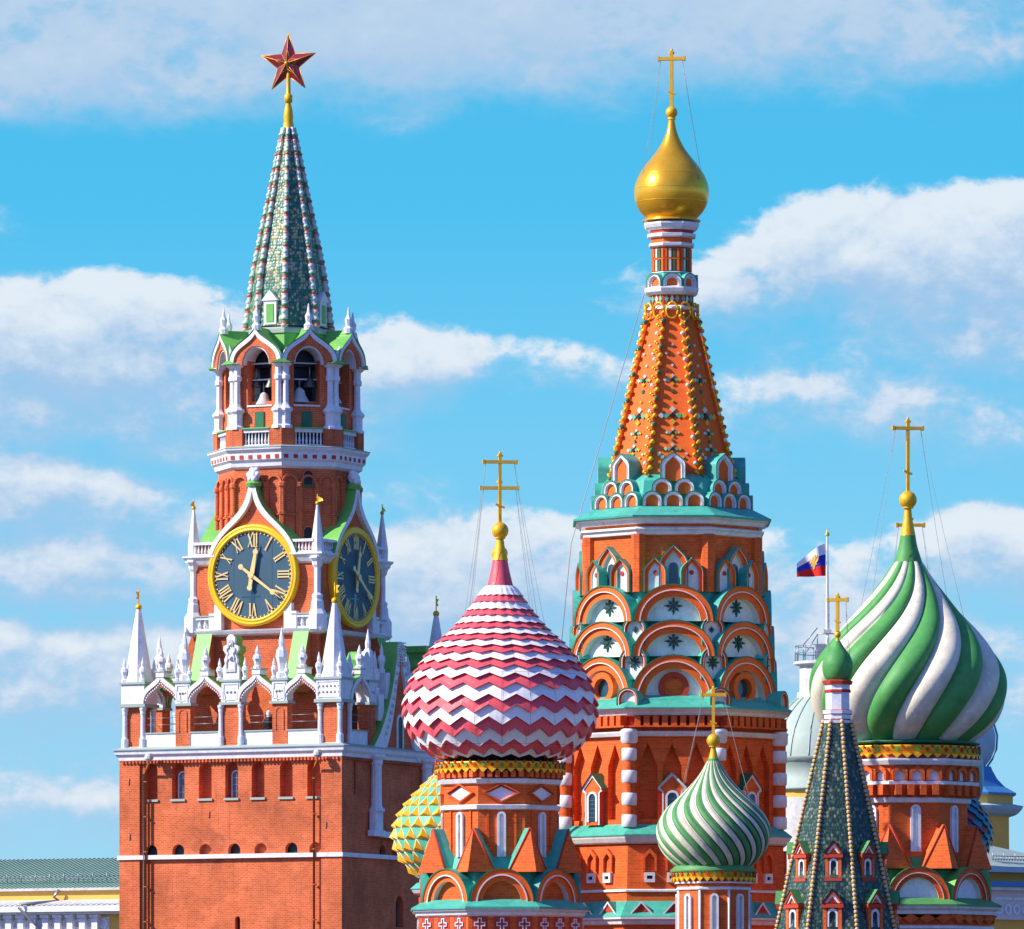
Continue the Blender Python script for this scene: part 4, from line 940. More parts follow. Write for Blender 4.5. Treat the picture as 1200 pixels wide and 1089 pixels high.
# the tent
drum(T, [(78, 594), (28, 371)], 'borange', 'tent_roof')
ta = lambda y_: 28+50*(y_-371)/223
rb_ = MB(); n = 42
for i in range(n+1):
    y_ = 590-i*(590-374)/n; r_ = R(ta(y_))/c8+.10; z = T.Z(y_)
    m_ = ('goldp', 'goldp', 'cream', 'goldp', 'goldp', 'dgreen')[i % 6]
    off = .13*(1 if i % 2 else -1)
    ball(rb_, off, -r_, z, .105 if i % 2 else .09, m_, 7)
    ball(rb_, -off*.4, -r_+.02, z+.13, .06, 'goldp', 6)
P = [(0, -R(ta(y_))/c8+.0, T.Z(y_)) for y_ in (592, 374)]; tube(rb_, P, .12, 'borange', 6)
around('tent_rib', rb_, T.e, V8)
def tiles_on_face(phi_seed):
    mb = MB(); rnd = random.Random(phi_seed)
    def dia(u, z, r, m, a):
        d = R(a); g = fr(0, d)
        ext(mb, g, [(u-r, z), (u, z-r), (u+r, z), (u, z+r)], -.05, .08, m)
    def sqr(u, z, r, m, a):
        g = fr(0, R(a)); ext(mb, g, [(u-r, z-r), (u+r, z-r), (u+r, z+r), (u-r, z+r)], -.05, .07, m)
    def flower(y_, s):
        z = T.Z(y_, ta(y_))
        for du, dz, m in ((0, 0, 'dark'), (-1, 0, 'mint'), (1, 0, 'mint'), (0, 1, 'lcream'), (0, -1, 'yell'), (-1.75, 0, 'lcream'), (1.75, 0, 'yell')): dia(du*s*.30, z+dz*s*.30, s*.15, m, ta(y_)-dz*s*.3/T.k*.22)
    flower(445, .62); flower(487, .95); flower(507, .5); flower(526, .6)
    for y_, w in ((404, 0), (414, 1), (428, 0), (458, 0), (470, 0), (516, 0), (536, 1), (546, 0), (532, 2)):
        z = T.Z(y_, ta(y_)); hw_ = R(ta(y_))*tan(pi/8)
        for u in ({0: (0,), 1: (-.45, .45), 2: (-.6, .6)}[w]): (dia if rnd.random() < .5 else sqr)(u*hw_, z, .07, rnd.choice(['lcream', 'yell', 'mint', 'dgreen', 'lcream']), ta(y_))
    return mb
around('tile_ornament', tiles_on_face(3), T.e, A8)
# neck
rg = MB()
for i in range(12):
    t_ = 2*pi*i/12; x, y, _ = fr(math.degrees(t_), R(31))(0, 0, 0); g_ = fr(math.degrees(t_), R(31)); zc_ = T.Z(367)
    P = [g_(.26*cos(q), zc_+.36*sin(q), 0) for q in [2*pi*j/14 for j in range(15)]]; tube(rg, P, .055, 'goldp', 6)
rg.build('gilded_ring_chain', T.e)
drum(T, [(28, 372), (27, 362)], 'borange', 'neck_wall')
drum(T, [(27, 363), (29.5, 361.5), (28, 358.5), (25, 357.5)], 'white', 'neck_moulding')
drum(T, [(24.5, 359), (24.5, 343)], 'bred', 'neck_wall')
ti = MB()
for ph in A8:
    g_ = face(T, 24.5, ph)
    for u in (-.24, 0, .24): ext(ti, g_, [(u-.09, T.Z(350, 24)), (u, T.Z(354.5, 24)), (u+.09, T.Z(350, 24)), (u, T.Z(345.5, 24))], 0, .04, 'mint' if u else 'lcream')
ti.build('tile_band', T.e)
drum(T, [(25, 345), (28, 343.5), (30.5, 341), (31.5, 337.5), (31.5, 336), (27, 334.5)], 'white', 'neck_cornice')
round_gable(T, 29.5, 12, 319, 336, .5, fn=stilt, oc='clean', tymp='borange', th=(.05, .3, .31, .5), rec=.12, nm='neck_gable')
drum(T, [(26, 336), (26, 326), (22, 319)], 'teal', 'neck_roof')
drum(T, [(22, 322), (22, 287)], 'bred', 'neck_drum')
cl_ = MB()
for ph in A8:
    g_ = face(T, 22, ph)
    for j, u in enumerate((-.27, -.09, .09, .27)):
        for z0, z1 in ((T.Z(317, 22), T.Z(304, 22)), (T.Z(301.5, 22), T.Z(291, 22))): box(cl_, g_, u-.055, u+.055, z0, z1, 0, .06, ('borange', 'lcream', 'dgreen', 'borange')[j])
    box(cl_, g_, -hwid(T, 22), hwid(T, 22), T.Z(303.5, 22), T.Z(302, 22), 0, .05, 'borange'); box(cl_, g_, -hwid(T, 22), hwid(T, 22), T.Z(319, 22), T.Z(318, 22), 0, .05, 'clean')
cl_.build('colonnette_row', T.e)
drum(T, [(22, 289), (26, 287), (26.5, 284), (24, 283.5), (24, 277.5), (24, 277), (28, 276), (28.5, 272.5), (25, 272), (25, 268.5), (27, 268), (30, 265), (32, 261), (32, 259)], 'clean', 'dome_neck', mats=['clean', 'clean', 'clean', 'borange', 'clean', 'clean', 'clean', 'clean', 'bred', 'clean', 'clean', 'clean', 'clean'])
gdm = MB(); T.rnd(gdm, [(34, 260), (34, 258.5), (29.5, 257)]+smoothprof([(29.5, 256.5), (36.5, 249), (41.5, 240), (43.7, 230), (43.8, 222), (42, 214), (38, 205), (31.5, 195), (23.5, 185), (16, 175), (10.5, 165), (6.6, 155), (4.4, 146), (3.6, 138)], 60), 'gold', 64)
gdo = gdm.build('onion_dome', T.e)
sm = MB()
for y_ in (205, 222, 238): T.rnd(sm, [(interp([(36.5, 249), (41.5, 240), (43.7, 230), (43.8, 222), (42, 214), (38, 205), (31.5, 195)], y_+.5)+.1, y_+.5), (interp([(36.5, 249), (41.5, 240), (43.7, 230), (43.8, 222), (42, 214), (38, 205), (31.5, 195)], y_)+.35, y_), (interp([(36.5, 249), (41.5, 240), (43.7, 230), (43.8, 222), (42, 214), (38, 205), (31.5, 195)], y_-.5)+.1, y_-.5)], 'gold', 64)
sub('sheet_seam', sm, gdo)
cross(T, 57, 126, 132, 7, 140, 5, 15, m='goldp', phi=-8, chains=[(38, 206), (42, 214)], ybar=69)
# long stay cable down the left side
cb = MB(); tube(cb, [(-R(32), -.5, T.Z(345)), (-R(118), -1.5, T.Z(640)), (-R(136), -3, T.Z(825))], .018, 'wire', 4); cb.build('stay_cable', T.e)
# ================================================================== shared pieces for the chapel towers
def slit(t, a, y0, y1, w, angs, pane='clean', fw=.14, uo=0):
    g = face(t, a); z0, z1 = t.Z(y1, a), t.Z(y0, a); P = sh(arch(t.R(w)-fw, z1-z0-fw), t.R(uo), z0)
    mb = MB(); strip(mb, g, sh(arch(t.R(w), z1-z0), t.R(uo), z0), P, 0, .12, 'clean'); p2 = MB(); ext(p2, g, P, 0, .02, pane)
    return around('slit_window', mb, t.e, angs, [('pane', p2)])
def pyr_gable(t, a, w, ytop, ybase, angs, m='bbrick', nm='pyramid_gable', slope=1.0, roof='teal'):
    """thick triangular gable on a corner: two facets folded over the corner, roof running back"""
    mb = MB(); rv = t.R(a)/cos(pi/8); g = fr(0, rv); W_ = t.R(w); z0, z1 = t.Z(ybase, a), t.Z(ytop, a)
    ap = g(0, z1, -.1); back = g(0, z1, -1.6); f0 = g(0, z0, slope*.55); l, r = g(-W_, z0, -.35), g(W_, z0, -.35); lb, rb2 = g(-W_, z0, -1.7), g(W_, z0, -1.7)
    mb.add([ap, l, f0], [(0, 1, 2)], m); mb.add([ap, f0, r], [(0, 1, 2)], m)
    mb.add([ap, back, lb, l], [(0, 1, 2, 3)], roof); mb.add([ap, r, rb2, back], [(0, 1, 2, 3)], roof)
    # raised edge moulding
    for q in (l, r): tube(mb, [tuple(0.0+q[i] for i in range(3)), ap], .05, 'bred', 5)
    return around(nm, mb, t.e, angs)
def lace(t, a, y0, y1, nm='gilded_lace', n=40, m='goldp'):
    mb = MB(); t.rnd(mb, [(a-2, y1), (a, y1-1), (a+.6, y0+1.5), (a+1.2, y0), (a-2, y0-.5)], m, n, True)
    # scalloped lower edge and pierced dots
    for i in range(n):
        ph = 360*i/n; g = fr(ph, t.R(a)+.02); w = t.R(a)*pi/n*.98; z1, z0 = t.Z(y1-1, a), t.Z(y1+4, a)
        ext(mb, g, [(-w, z1), (0, z0), (w, z1)], -.04, .05, m)
        zc_ = t.Z((y0+y1)/2-.5, a)
        ext(mb, g, [(-w*.45, zc_), (0, zc_-.11), (w*.45, zc_), (0, zc_+.11)], 0, .06, 'bred' if i % 2 else 'sgreen')
        ext(mb, fr(ph+180/n, t.R(a)+.02), [(-w*.3, zc_+.14), (0, zc_+.06), (w*.3, zc_+.14), (0, zc_+.22)], 0, .06, 'bred')
    mb.build(nm, t.e)
# ================================================================== red and white zigzag dome
Q = TW('onion_dome_church_tower', 'church tower with huge red and white zigzag onion dome, right of the clock tower', 'church tower', 586, 315, 1.5, 'cathedral towers')
drum(Q, [(95, 1750), (95, 1073)], 'bbrick', 'base_wall')
g = face(Q, 95)
def crosslet(u, z, s, g, mb, m='clean', d=.0):
    ext(mb, g, [(u-s*1.15, z-s*1.5), (u+s*1.15, z-s*1.5), (u+s*1.15, z+s*1.5), (u-s*1.15, z+s*1.5)], -.02, .015, 'bred')
    P = [(.3, .3), (.8, .3), (.8, -.3), (.3, -.3), (.3, -1.2), (-.3, -1.2), (-.3, -.3), (-.8, -.3), (-.8, .3), (-.3, .3), (-.3, .9), (.3, .9)]
    O = [(u+a*s, z+b*s) for a, b in P]; I = [(u+(a-.13*(1 if a > 0 else -1))*s, z+(b-.13*(1 if b > 0 else -1))*s) for a, b in P]
    strip(mb, g, O+[O[0]], I+[I[0]], 0, .07, m)
for uo in (-26, 0, 26):
    mb = MB(); crosslet(Q.R(uo), Q.Z(1083, 95), Q.R(8), g, mb); around('cross_panel', mb, Q.e, A8)
drum(Q, [(95, 1074), (98, 1072), (99, 1069), (102, 1067), (102, 1064)], 'white', 'cornice')
drum(Q, [(104, 1065), (104, 1062.5), (88, 1054)], 'teal', 'ledge_roof')
drum(Q, [(78, 1060), (76, 1022), (66, 1004)], 'teal', 'stepped_core')
round_gable(Q, 92, 37.5, 1017, 1059, 1.6, orn=None, th=(.05, .2, .24, .40), rec=.35, tymp='bbrick', oc='borange')
drum(Q, [(66, 1022), (66, 916)], 'bbrick', 'drum_wall')
pyr_gable(Q, 82, 24.5, 970, 1022, V8)
slit(Q, 66, 951, 1004, 5.2, A8, 'clean', .10)
fpn = MB(); g = face(Q, 66); 
for s in (-1, 1): box(fpn, g, Q.R(s*16)-.05, Q.R(s*16)+.05, Q.Z(1010, 66), Q.Z(950, 66), 0, .06, 'bbrick')
around('pilaster_strip', fpn, Q.e, A8)
drum(Q, [(66, 949), (69.5, 948), (70.5, 943.5), (66, 942.5)], 'white', 'string_course')
dm_ = MB(); P1 = [(-19, 0), (0, 9.5), (19, 0), (0, -9.5), (-19, 0)]; zc_ = Q.Z(929, 66); qk = Q.k
g = face(Q, 66)
strip(dm_, g, [(u*qk*1.15, zc_+z*qk*1.2) for u, z in P1], [(u*qk, zc_+z*qk) for u, z in P1], 0, .14, 'bbrick'); ext(dm_, g, [(u*qk, zc_+z*qk) for u, z in P1[:-1]], 0, .02, 'clean')
ext(dm_, g, [(-19*qk, zc_), (0, zc_+9.5*qk), (19*qk, zc_), (15*qk, zc_), (0, zc_+7*qk), (-15*qk, zc_)], 0, .03, 'bred')
around('diamond_panel', dm_, Q.e, A8)
drum(Q, [(66, 919), (70, 917.5), (72, 912.5), (66, 911.5)], 'white', 'string_course')
drum(Q, [(66, 913), (66, 902), (72, 901)], 'bred', 'dentil_wall')
dn_ = MB(); g = face(Q, 66)
for i in range(6): u = -hwid(Q, 66)+(i+.5)*2*hwid(Q, 66)/6; box(dn_, g, u-.1, u+.1, Q.Z(911, 66), Q.Z(903, 66), 0, .26, 'bbrick')
around('dentil_row', dn_, Q.e, A8)
lace(Q, 75, 892, 901, n=44)
QP = [(62, 893), (73, 888), (86, 880), (96.5, 870), (104, 860), (109, 848), (111, 835), (110.3, 822), (107, 808), (101, 794), (93, 781), (84.5, 768), (73.5, 755), (60.5, 743.5), (49.5, 732), (40, 720), (31.5, 708), (25, 698), (20, 690), (16, 686), (13, 676), (10.5, 666), (8.8, 657)]
zd = MB(); N = 22; COLS = N*2*2
# boundaries (y of each colour change at mid tooth) and zigzag amplitude there
BD = [(889, 2), (884, 4), (875, 4.6), (863, 5.2), (850, 5.4), (836, 5.2), (823.5, 4.8), (809, 4.2), (797, 3.4), (786.5, 2.7), (777.5, 2.2), (768.5, 1.8), (760.8, 1.5), (753, 1.3), (746, 1.1), (738.5, 1.0), (731.5, .9), (723, .8), (715.5, .7), (706.5, .6), (698.5, .5), (687, .1)]
cols_ = ['dred']+['dwhite', 'dred']*11
yy = [b[0] for b in BD]
for i in range(len(BD)-1):
    (yb_, ab), (yt_, at_) = BD[i], BD[i+1]
    m_ = 'dwhite' if i % 2 == 0 else 'dred'
    rings = []
    for lev in range(4):
        f_ = lev/3; ring = []
        for c_ in range(COLS):
            tri = abs((c_ % 4)-2)-1.0        # 1,0,-1,0 zigzag
            yv = (yb_+(yt_-yb_)*f_)+tri*(ab+(at_-ab)*f_)*.92
            r_ = interp(QP, min(yv, 893)); lift = (.17 if lev == 0 else .13*(1-f_)+.01)*min(1, r_/60)
            fold = .05*tri*min(1, r_/80)
            t_ = 2*pi*c_/COLS; rr = Q.R(r_)+lift+fold
            ring.append((rr*sin(t_), -rr*cos(t_), Q.Z(yv)))
        rings.append(ring)
    vs = [p for r_ in rings for p in r_]
    zd.add(vs, [(l*COLS+c_, l*COLS+(c_+1) % COLS, (l+1)*COLS+(c_+1) % COLS, (l+1)*COLS+c_) for l in range(3) for c_ in range(COLS)], m_)
    low = []
    for p in rings[0]:
        rr = sqrt(p[0]**2+p[1]**2); q = (rr-.2)/rr; low.append((p[0]*q, p[1]*q, p[2]+.01))
    zd.add(rings[0]+low, [(c_, (c_+1) % COLS, COLS+(c_+1) % COLS, COLS+c_) for c_ in range(COLS)], 'dred')
Q.rnd(zd, [(60, 895), (62, 893), (73, 887)], 'dark', 64)
do = zd.build('onion_dome', Q.e)
cc_ = MB(); Q.rnd(cc_, smoothprof([(16.2, 688), (13.4, 677), (11, 667), (9.2, 657)], 12), 'dred', 10); sub('collar', cc_, do)
cross(Q, 529, 615, 622, 10, 657, 9.5, 19.5, phi=4, chains=[(50, 735), (62, 746)], ybar=541.5)
# ================================================================== twisted domes
def twist(t, prof, lobes, track, depth, cA, cB, nm='onion_dome', per=8, rows=90, seam=None):
    """lobed dome; track=[(y, degrees)] bearing of one lobe edge up the dome"""
    mb = MB(); ys = [p[1] for p in prof]; y0, y1 = max(ys), min(ys); n = lobes*per
    tr_ = [(d, y_) for y_, d in track]; rings = []
    for i in range(rows+1):
        y_ = y0+(y1-y0)*i/rows; r_ = t.R(interp(prof, y_)); tw = radians(interp(tr_, y_)); ring = []
        for c_ in range(n):
            fc = (c_ % per)/per; bul = (sin(pi*fc))**.55 if fc > 0 else 0
            rr = r_*(1-depth*(1-bul)); a_ = 2*pi*c_/n+tw
            ring.append((rr*sin(a_), -rr*cos(a_), t.Z(y_)))
        rings.append(ring)
    vs = [p for q in rings for p in q]; o = len(mb.v); mb.v += vs
    for i in range(rows):
        for c_ in range(n):
            lobe = c_//per; m_ = cA if lobe % 2 == 0 else cB
            if seam and c_ % per in (0, per-1): m_ = seam if c_ % per == 0 else m_
            mb.f.append((o+i*n+c_, o+i*n+(c_+1) % n, o+(i+1)*n+(c_+1) % n, o+(i+1)*n+c_)); mb.m.append(m_); mb.s.append(True)
    return mb.build(nm, t.e)
G = TW('onion_dome_church_tower', 'church tower with the largest dome, thick twisted green and cream lobes, at far right', 'church tower', 1064, 322, 4.6, 'cathedral towers')
drum(G, [(92, 1750), (92, 1089)], 'bbrick', 'base_wall')
drum(G, [(92, 1090), (96, 1088), (96, 1085), (92, 1084)], 'white', 'string_course')
drum(G, [(92, 1086), (92, 1070)], 'bbrick', 'frieze')
dn_ = MB(); g = face(G, 92)
for i in range(4): u = -hwid(G, 92)+(i+.5)*2*hwid(G, 92)/4; ext(dn_, g, [(u-.62, G.Z(1072, 92)), (u, G.Z(1082, 92)), (u+.62, G.Z(1072, 92))], 0, .2, 'bbrick')
around('frieze_pendant_row', dn_, G.e, A8)
drum(G, [(94, 1072), (98, 1071), (99, 1067), (103, 1064), (103, 1061)], 'white', 'cornice')
drum(G, [(105, 1061.5), (105, 1059.5), (88, 1052)], 'sgreen', 'ledge_roof')
drum(G, [(78, 1060), (76, 1020), (67, 1004)], 'sgreen', 'stepped_core')
round_gable(G, 92, 37.5, 1015, 1056, 1.6, th=(.05, .2, .22, .36), rec=.3, tymp='clean', roof='kgreen', oc='bbrick')
drum(G, [(66, 1022), (66, 934)], 'bbrick', 'drum_wall')
pyr_gable(G, 80, 25, 966, 1018, V8, roof='bbrick')
slit(G, 66, 943, 998, 6, A8, 'clean', .1)
drum(G, [(66, 941), (70, 940), (71, 935), (68, 934)], 'white', 'string_course')
drum(G, [(66, 935), (68, 932), (76, 919)], 'bbrick', 'corbel_wall')
cbm = MB(); g = face(G, 68)
for i in range(4):
    u = -hwid(G, 70)+(i+.5)*2*hwid(G, 70)/4; box(cbm, g, u-.14, u+.14, G.Z(932, 68), G.Z(920, 68), 0, .5, 'bbrick')
around('corbel_row', cbm, G.e, A8)
drum(G, [(76, 920), (79, 919), (79.5, 915.5), (75, 914.5)], 'white', 'string_course')
drum(G, [(75, 916), (75, 893)], 'bbrick', 'arcade_wall')
for uo in (-20, 0, 20):
    w = MB(); g = face(G, 75); O = sh(keel(G.R(9), G.Z(897, 75)-G.Z(914, 75)), G.R(uo), G.Z(914, 75)); I = sh(keel(G.R(5.5), G.Z(902, 75)-G.Z(914, 75)), G.R(uo), G.Z(914, 75))
    strip(w, g, O, I, 0, .2, 'bbrick'); ext(w, g, I, 0, .05, 'clean'); around('blind_niche', w, G.e, A8)
drum(G, [(76, 897), (80, 896), (83, 891), (83, 889), (76, 888)], 'white', 'cornice')
drum(G, [(78, 890), (80, 884)], 'bred', 'neck_wall')
lace(G, 83, 873, 884, n=44)
GP = [(70, 875), (80, 868), (94, 857), (104, 846), (111, 833), (115.5, 819), (116.5, 806), (115, 793), (110.5, 780), (102.5, 766), (92, 752), (80, 738), (68, 725), (57, 713), (47, 701), (38.5, 690), (31, 680), (25, 671), (20, 663), (17, 659)]
twist(G, GP, 16, [(875, -47), (865, -44), (835, -35), (796, -22), (756, -7), (720, 10), (690, 26), (660, 40), (655, 42)], .12, 'lgreen', 'lcream', per=12, rows=90)
gcap = MB(); G.rnd(gcap, [(68, 876), (84, 873.5), (85, 872), (70, 869)], 'dgreen', 48); gcap.build('dome_base', G.e)
gcc = MB(); G.rnd(gcc, smoothprof([(17.6, 661), (14, 650), (11, 640), (9, 628)], 8), 'lgreen', 10); gcc.build('collar', G.e)
cross(G, 489, 576, 586, 10.5, 628, 9, 17.5, phi=3, chains=[(62, 719), (72, 729)], ybar=502)
# small twisted dome
B = TW('onion_dome_church_tower', 'small church tower with finely striped green and cream twisted dome, before the tented tower', 'church tower', 836, 308, 0, 'cathedral towers')
drum(B, [(41, 1750), (41, 1040)], 'bbrick', 'drum_wall')
slit(B, 41, 1047, 1105, 5, A8, 'stone', .09)
ce = MB(); x, y, _ = fr(0, B.R(41)/c8)(0, 0, 0); tube(ce, [(x, y, 0), (x, y, B.Z(1041))], .05, 'clean', 6); around('corner_strip', ce, B.e, V8)
drum(B, [(41, 1043), (43.5, 1042), (43.5, 1040), (42, 1039), (43, 1036), (45, 1035), (45, 1033), (43, 1032), (44, 1027)], 'bbrick', 'drum_moulding', mats=['clean', 'clean', 'clean', 'bbrick', 'bbrick', 'clean', 'bbrick', 'bbrick'])
lace(B, 48, 1020, 1029, n=36)
bc = MB(); B.rnd(bc, [(50, 1021), (51, 1019), (44, 1013)], 'sgreen', 48, True); bc.build('dome_base', B.e)
BP = [(42, 1017), (48, 1013), (56, 1005), (62, 996), (66, 986), (67.3, 976), (66, 966), (62, 957), (55.5, 948), (47.5, 940), (39, 932), (31, 924.5), (24, 917), (18, 909.5), (13, 902), (9.5, 895.5), (7.5, 892)]
twist(B, BP, 36, [(1018, 33), (1005, 22), (985, 6), (965, -10), (945, -25), (925, -38), (905, -50), (892, -56)], .045, 'sgreen', 'lcream', per=7, rows=70, seam='seam')
bcl = MB(); B.rnd(bcl, [(8, 895), (7, 891), (6, 889)], 'lgreen', 16); bcl.build('collar', B.e)
cross(B, 804, 861, 868, 8, 890, 6, 14, phi=-3, chains=[(48, 940), (56, 950)], ybar=814.5)
# ================================================================== pineapple dome behind the zigzag dome
Y = TW('onion_dome_church_tower', 'small church tower with yellow and mint pyramid studded dome, left behind the zigzag dome', 'church tower', 531, 326, 0, 'cathedral towers')
drum(Y, [(42, 1750), (40, 1046)], 'bbrick', 'drum_wall')
drum(Y, [(40, 1048), (46, 1046), (48, 1043), (49, 1041)], 'clean', 'cornice'); drum(Y, [(50, 1041), (42, 1034)], 'teal', 'ledge_roof'); drum(Y, [(39, 1036), (39, 1028), (44, 1026)], 'clean', 'neck')
YP = [(42, 1028), (52, 1018), (61, 1007), (67, 995), (70, 982), (69, 970), (64, 957), (56, 944), (45, 931), (33, 918), (21, 906), (13, 896), (8, 886), (6, 878)]
pm = MB(); N = 24; RW = 15; ys_ = [1028-(1028-884)*i/RW for i in range(RW+1)]
# pyramid rows get shorter towards the neck
ys_ = [1027, 1013, 999, 985, 971.5, 958.5, 946, 934.5, 924, 914.5, 906, 898, 890.5, 884]
def pr(i, j):
    t_ = 2*pi*(j+.5*(i % 2))/N; r_ = Y.R(interp(YP, ys_[i])); return mathutils.Vector((r_*sin(t_), -r_*cos(t_), Y.Z(ys_[i])))
for i in range(len(ys_)-1):
    for j in range(N):
        a, b_ = pr(i, j), pr(i, j+1); cjs = j if i % 2 == 0 else j+1
        apx = pr(i+1, cjs) 
        t_ = 2*pi*(j+.5+.5*(i % 2))/N; sc_ = Y.R(interp(YP, (ys_[i]+ys_[i+1])/2))
        ce_ = (a+b_)*.34+apx*.32; out = mathutils.Vector((sin(t_), -cos(t_), -.1))*(.22*min(1, sc_/Y.R(50)))
        tip = ce_+out
        pm.add([a, b_, apx, tip], [(0, 1, 3), (1, 2, 3), (2, 0, 3)], 'yell')
        d_ = pr(i+1, cjs+1); pm.add([b_, d_, apx], [(0, 1, 2)], 'mint')
        for p_, q_ in ((a, apx), (b_, apx)): tube(pm, [p_, q_], .022, 'lcream', 3)
pm.build('onion_dome', Y.e)
cross(Y, 818, 872, 876, 6, 888, 6, 12, phi=0, chains=[(30, 915), (40, 926)], ybar=828)
# ================================================================== tower whose cross shows behind the zigzag dome
for (cx_, D_, lab, R_, yt, yball, ybar_, bar_, ybot) in ((585.5, 345, 'church tower hidden behind the zigzag dome, only its gold cross and ball showing', 74, 560, 649, 572, 22, 642),
                                         (1067, 346, 'church tower hidden behind the largest dome, only the arm of its cross showing', 86, 603, 690, 615.5, 16, 683)):
    Hh = TW('onion_dome_church_tower', lab, 'church tower', cx_, D_, 0, 'cathedral towers')
    y0 = yball
    HP = [(R_*.7, y0+262), (R_*.93, y0+248), (R_, y0+222), (R_*.97, y0+195), (R_*.84, y0+168), (R_*.65, y0+140), (R_*.46, y0+115), (R_*.3, y0+88), (16, y0+65), (10, y0+48), (8, y0+34)]
    hm = MB(); Hh.rnd(hm, smoothprof(HP, 30), 'sblue', 40); hm.build('onion_dome', Hh.e)
    drum(Hh, [(58, 1750), (58, y0+268)], 'bbrick', 'drum_wall'); drum(Hh, [(58, y0+268), (64, y0+266), (66, y0+261), (60, y0+260)], 'goldp', 'cornice')
    cross(Hh, yt, ybot, yball, 9.5, yball+36, 8, bar_, phi=4, chains=[(50, yball+130), (58, yball+142)], ybar=ybar_)
# ================================================================== fish scale dome behind the big dome
S = TW('onion_dome_church_tower', 'small church tower with blue and maroon scaled dome peeping out right of the largest tower', 'church tower', 1087, 336, 0, 'cathedral towers')
SP = [(44, 1028), (54, 1019), (63, 1008), (70, 995), (73, 981), (72, 968), (67, 955), (59, 942), (48, 929), (36, 916), (25, 904), (16, 892)]
drum(S, [(44, 1750), (44, 1040)], 'bbrick', 'drum_wall'); drum(S, [(44, 1041), (50, 1038), (50, 1034), (42, 1028)], 'clean', 'cornice')
fs = MB(); N = 22; rws = [1030-i*7.2 for i in range(20)]
for i in range(len(rws)-2):
    for j in range(N):
        def q_(ii, jj, lift):
            t_ = 2*pi*jj/N; r_ = S.R(interp(SP, rws[ii]))+lift; return (r_*sin(t_), -r_*cos(t_), S.Z(rws[ii]))
        o_ = .5*(i % 2)
        m_ = 'sblue' if (j+i//2) % 3 else 'smaroon'
        fs.add([q_(i, j+o_, .22), q_(i+1, j+o_+.5, .1), q_(i+2, j+o_, .0), q_(i+1, j+o_-.5, .1)], [(0, 1, 2), (0, 2, 3)], m_)
S.rnd(fs, SP, 'dark', 40)
fs.build('onion_dome', S.e)
# ================================================================== bell tower tent in front
E = TW('tented_bell_tower', 'dark green tiled bell tower tent with beaded ribs, dormers and a tiny green dome', 'bell tower', 981.5, 298, -7.5, 'cathedral towers')
ta2 = lambda y_: (15.0+(y_-843)*.2185)
drum(E, [(ta2(1400), 1400), (ta2(843), 843)], 'btile', 'tent_roof', front=False)
drum(E, [(ta2(1400)-14, 1750), (ta2(1400)-14, 1400)], 'bbrick', 'base_wall', front=False)
rb_ = MB(); n = 46
for i in range(n+1):
    y_ = 1340-(1340-846)*i/n
n = 95
for i in range(n+1):
    y_ = 1330-(1330-846)*i/n; r_ = E.R(ta2(y_))/c8+.02
    lathe(rb_, [(.05, E.Z(y_)-.09), (.088, E.Z(y_)-.03), (.088, E.Z(y_)+.03), (.05, E.Z(y_)+.07)], 8, 0, 'peach' if i % 2 else 'ochre', True, (0, -r_), False)
tube(rb_, [(0, -E.R(ta2(1335))/c8, E.Z(1335)), (0, -E.R(ta2(845))/c8, E.Z(845))], .07, 'dark', 6)
around('beaded_rib', rb_, E.e, V8)
def dormer(ybase, ytop_, w, scale):
    a = ta2(ybase)-.3; g = face(E, a); z0 = E.Z(ybase, a); h = E.Z(ytop_, a)-z0; W_ = E.R(w); mb = MB()
    hb = h*.60
    box(mb, g, -W_, W_, z0, z0+hb, -1.2, -.12, 'bbrick')
    for s in (-1, 1): box(mb, g, min(s*W_, s*W_*.62), max(s*W_, s*W_*.62), z0, z0+hb, -.12, .0, 'bbrick')
    box(mb, g, -W_*1.18, W_*1.18, z0+hb*.96, z0+hb*1.12, -.5, .06, 'bred'); box(mb, g, -W_*1.1, W_*1.1, z0-.05, z0+.07, -.5, .06, 'bred')
    T1 = [(-W_*1.15, hb*1.12), (0, h), (W_*1.15, hb*1.12)]; T2 = [(-W_*.82, hb*1.14), (0, h*.93), (W_*.82, hb*1.14)]; T3 = [(-W_*.55, hb*1.15), (0, h*.84), (W_*.55, hb*1.15)]
    strip(mb, g, sh(T1, 0, z0), sh(T2, 0, z0), -.4, .08, 'bred'); strip(mb, g, sh(T2, 0, z0), sh(T3, 0, z0), -.4, .03, 'clean'); ext(mb, g, sh(T3, 0, z0), -.4, -.04, 'bbrick')
    mb.add([g(u, z+z0+.04, .12) for u, z in T1]+[g(u, z+z0+.04, -1.3) for u, z in T1], [(0, 1, 4, 3), (1, 2, 5, 4)], 'sgreen')
    p = MB(); P = sh(arch(W_*.36, hb*.72), 0, z0+.1); ext(p, g, P, -.12, -.09, 'dark'); strip(p, g, sh(arch(W_*.56, hb*.86), 0, z0+.07), P, -.12, -.02, 'clean')
    around('dormer', mb, E.e, A8, [('window', p)])
dormer(1031, 986, 9.3, 1); dormer(1092, 1043, 11, 1); dormer(1160, 1100, 13, 1)
drum(E, [(14, 849), (17, 848), (17.5, 845), (15, 844), (15, 838), (16.5, 837), (17, 833), (13.5, 832), (13.5, 812), (15, 811.5), (15, 808.5), (14, 808), (14, 803), (16.5, 802), (17.5, 798.5), (12, 797)], 'clean', 'neck', front=False, mats=['clean', 'clean', 'bred', 'clean', 'bred', 'clean', 'bred', 'clean', 'bred', 'bred', 'clean', 'clean', 'borange', 'bred', 'bred'])
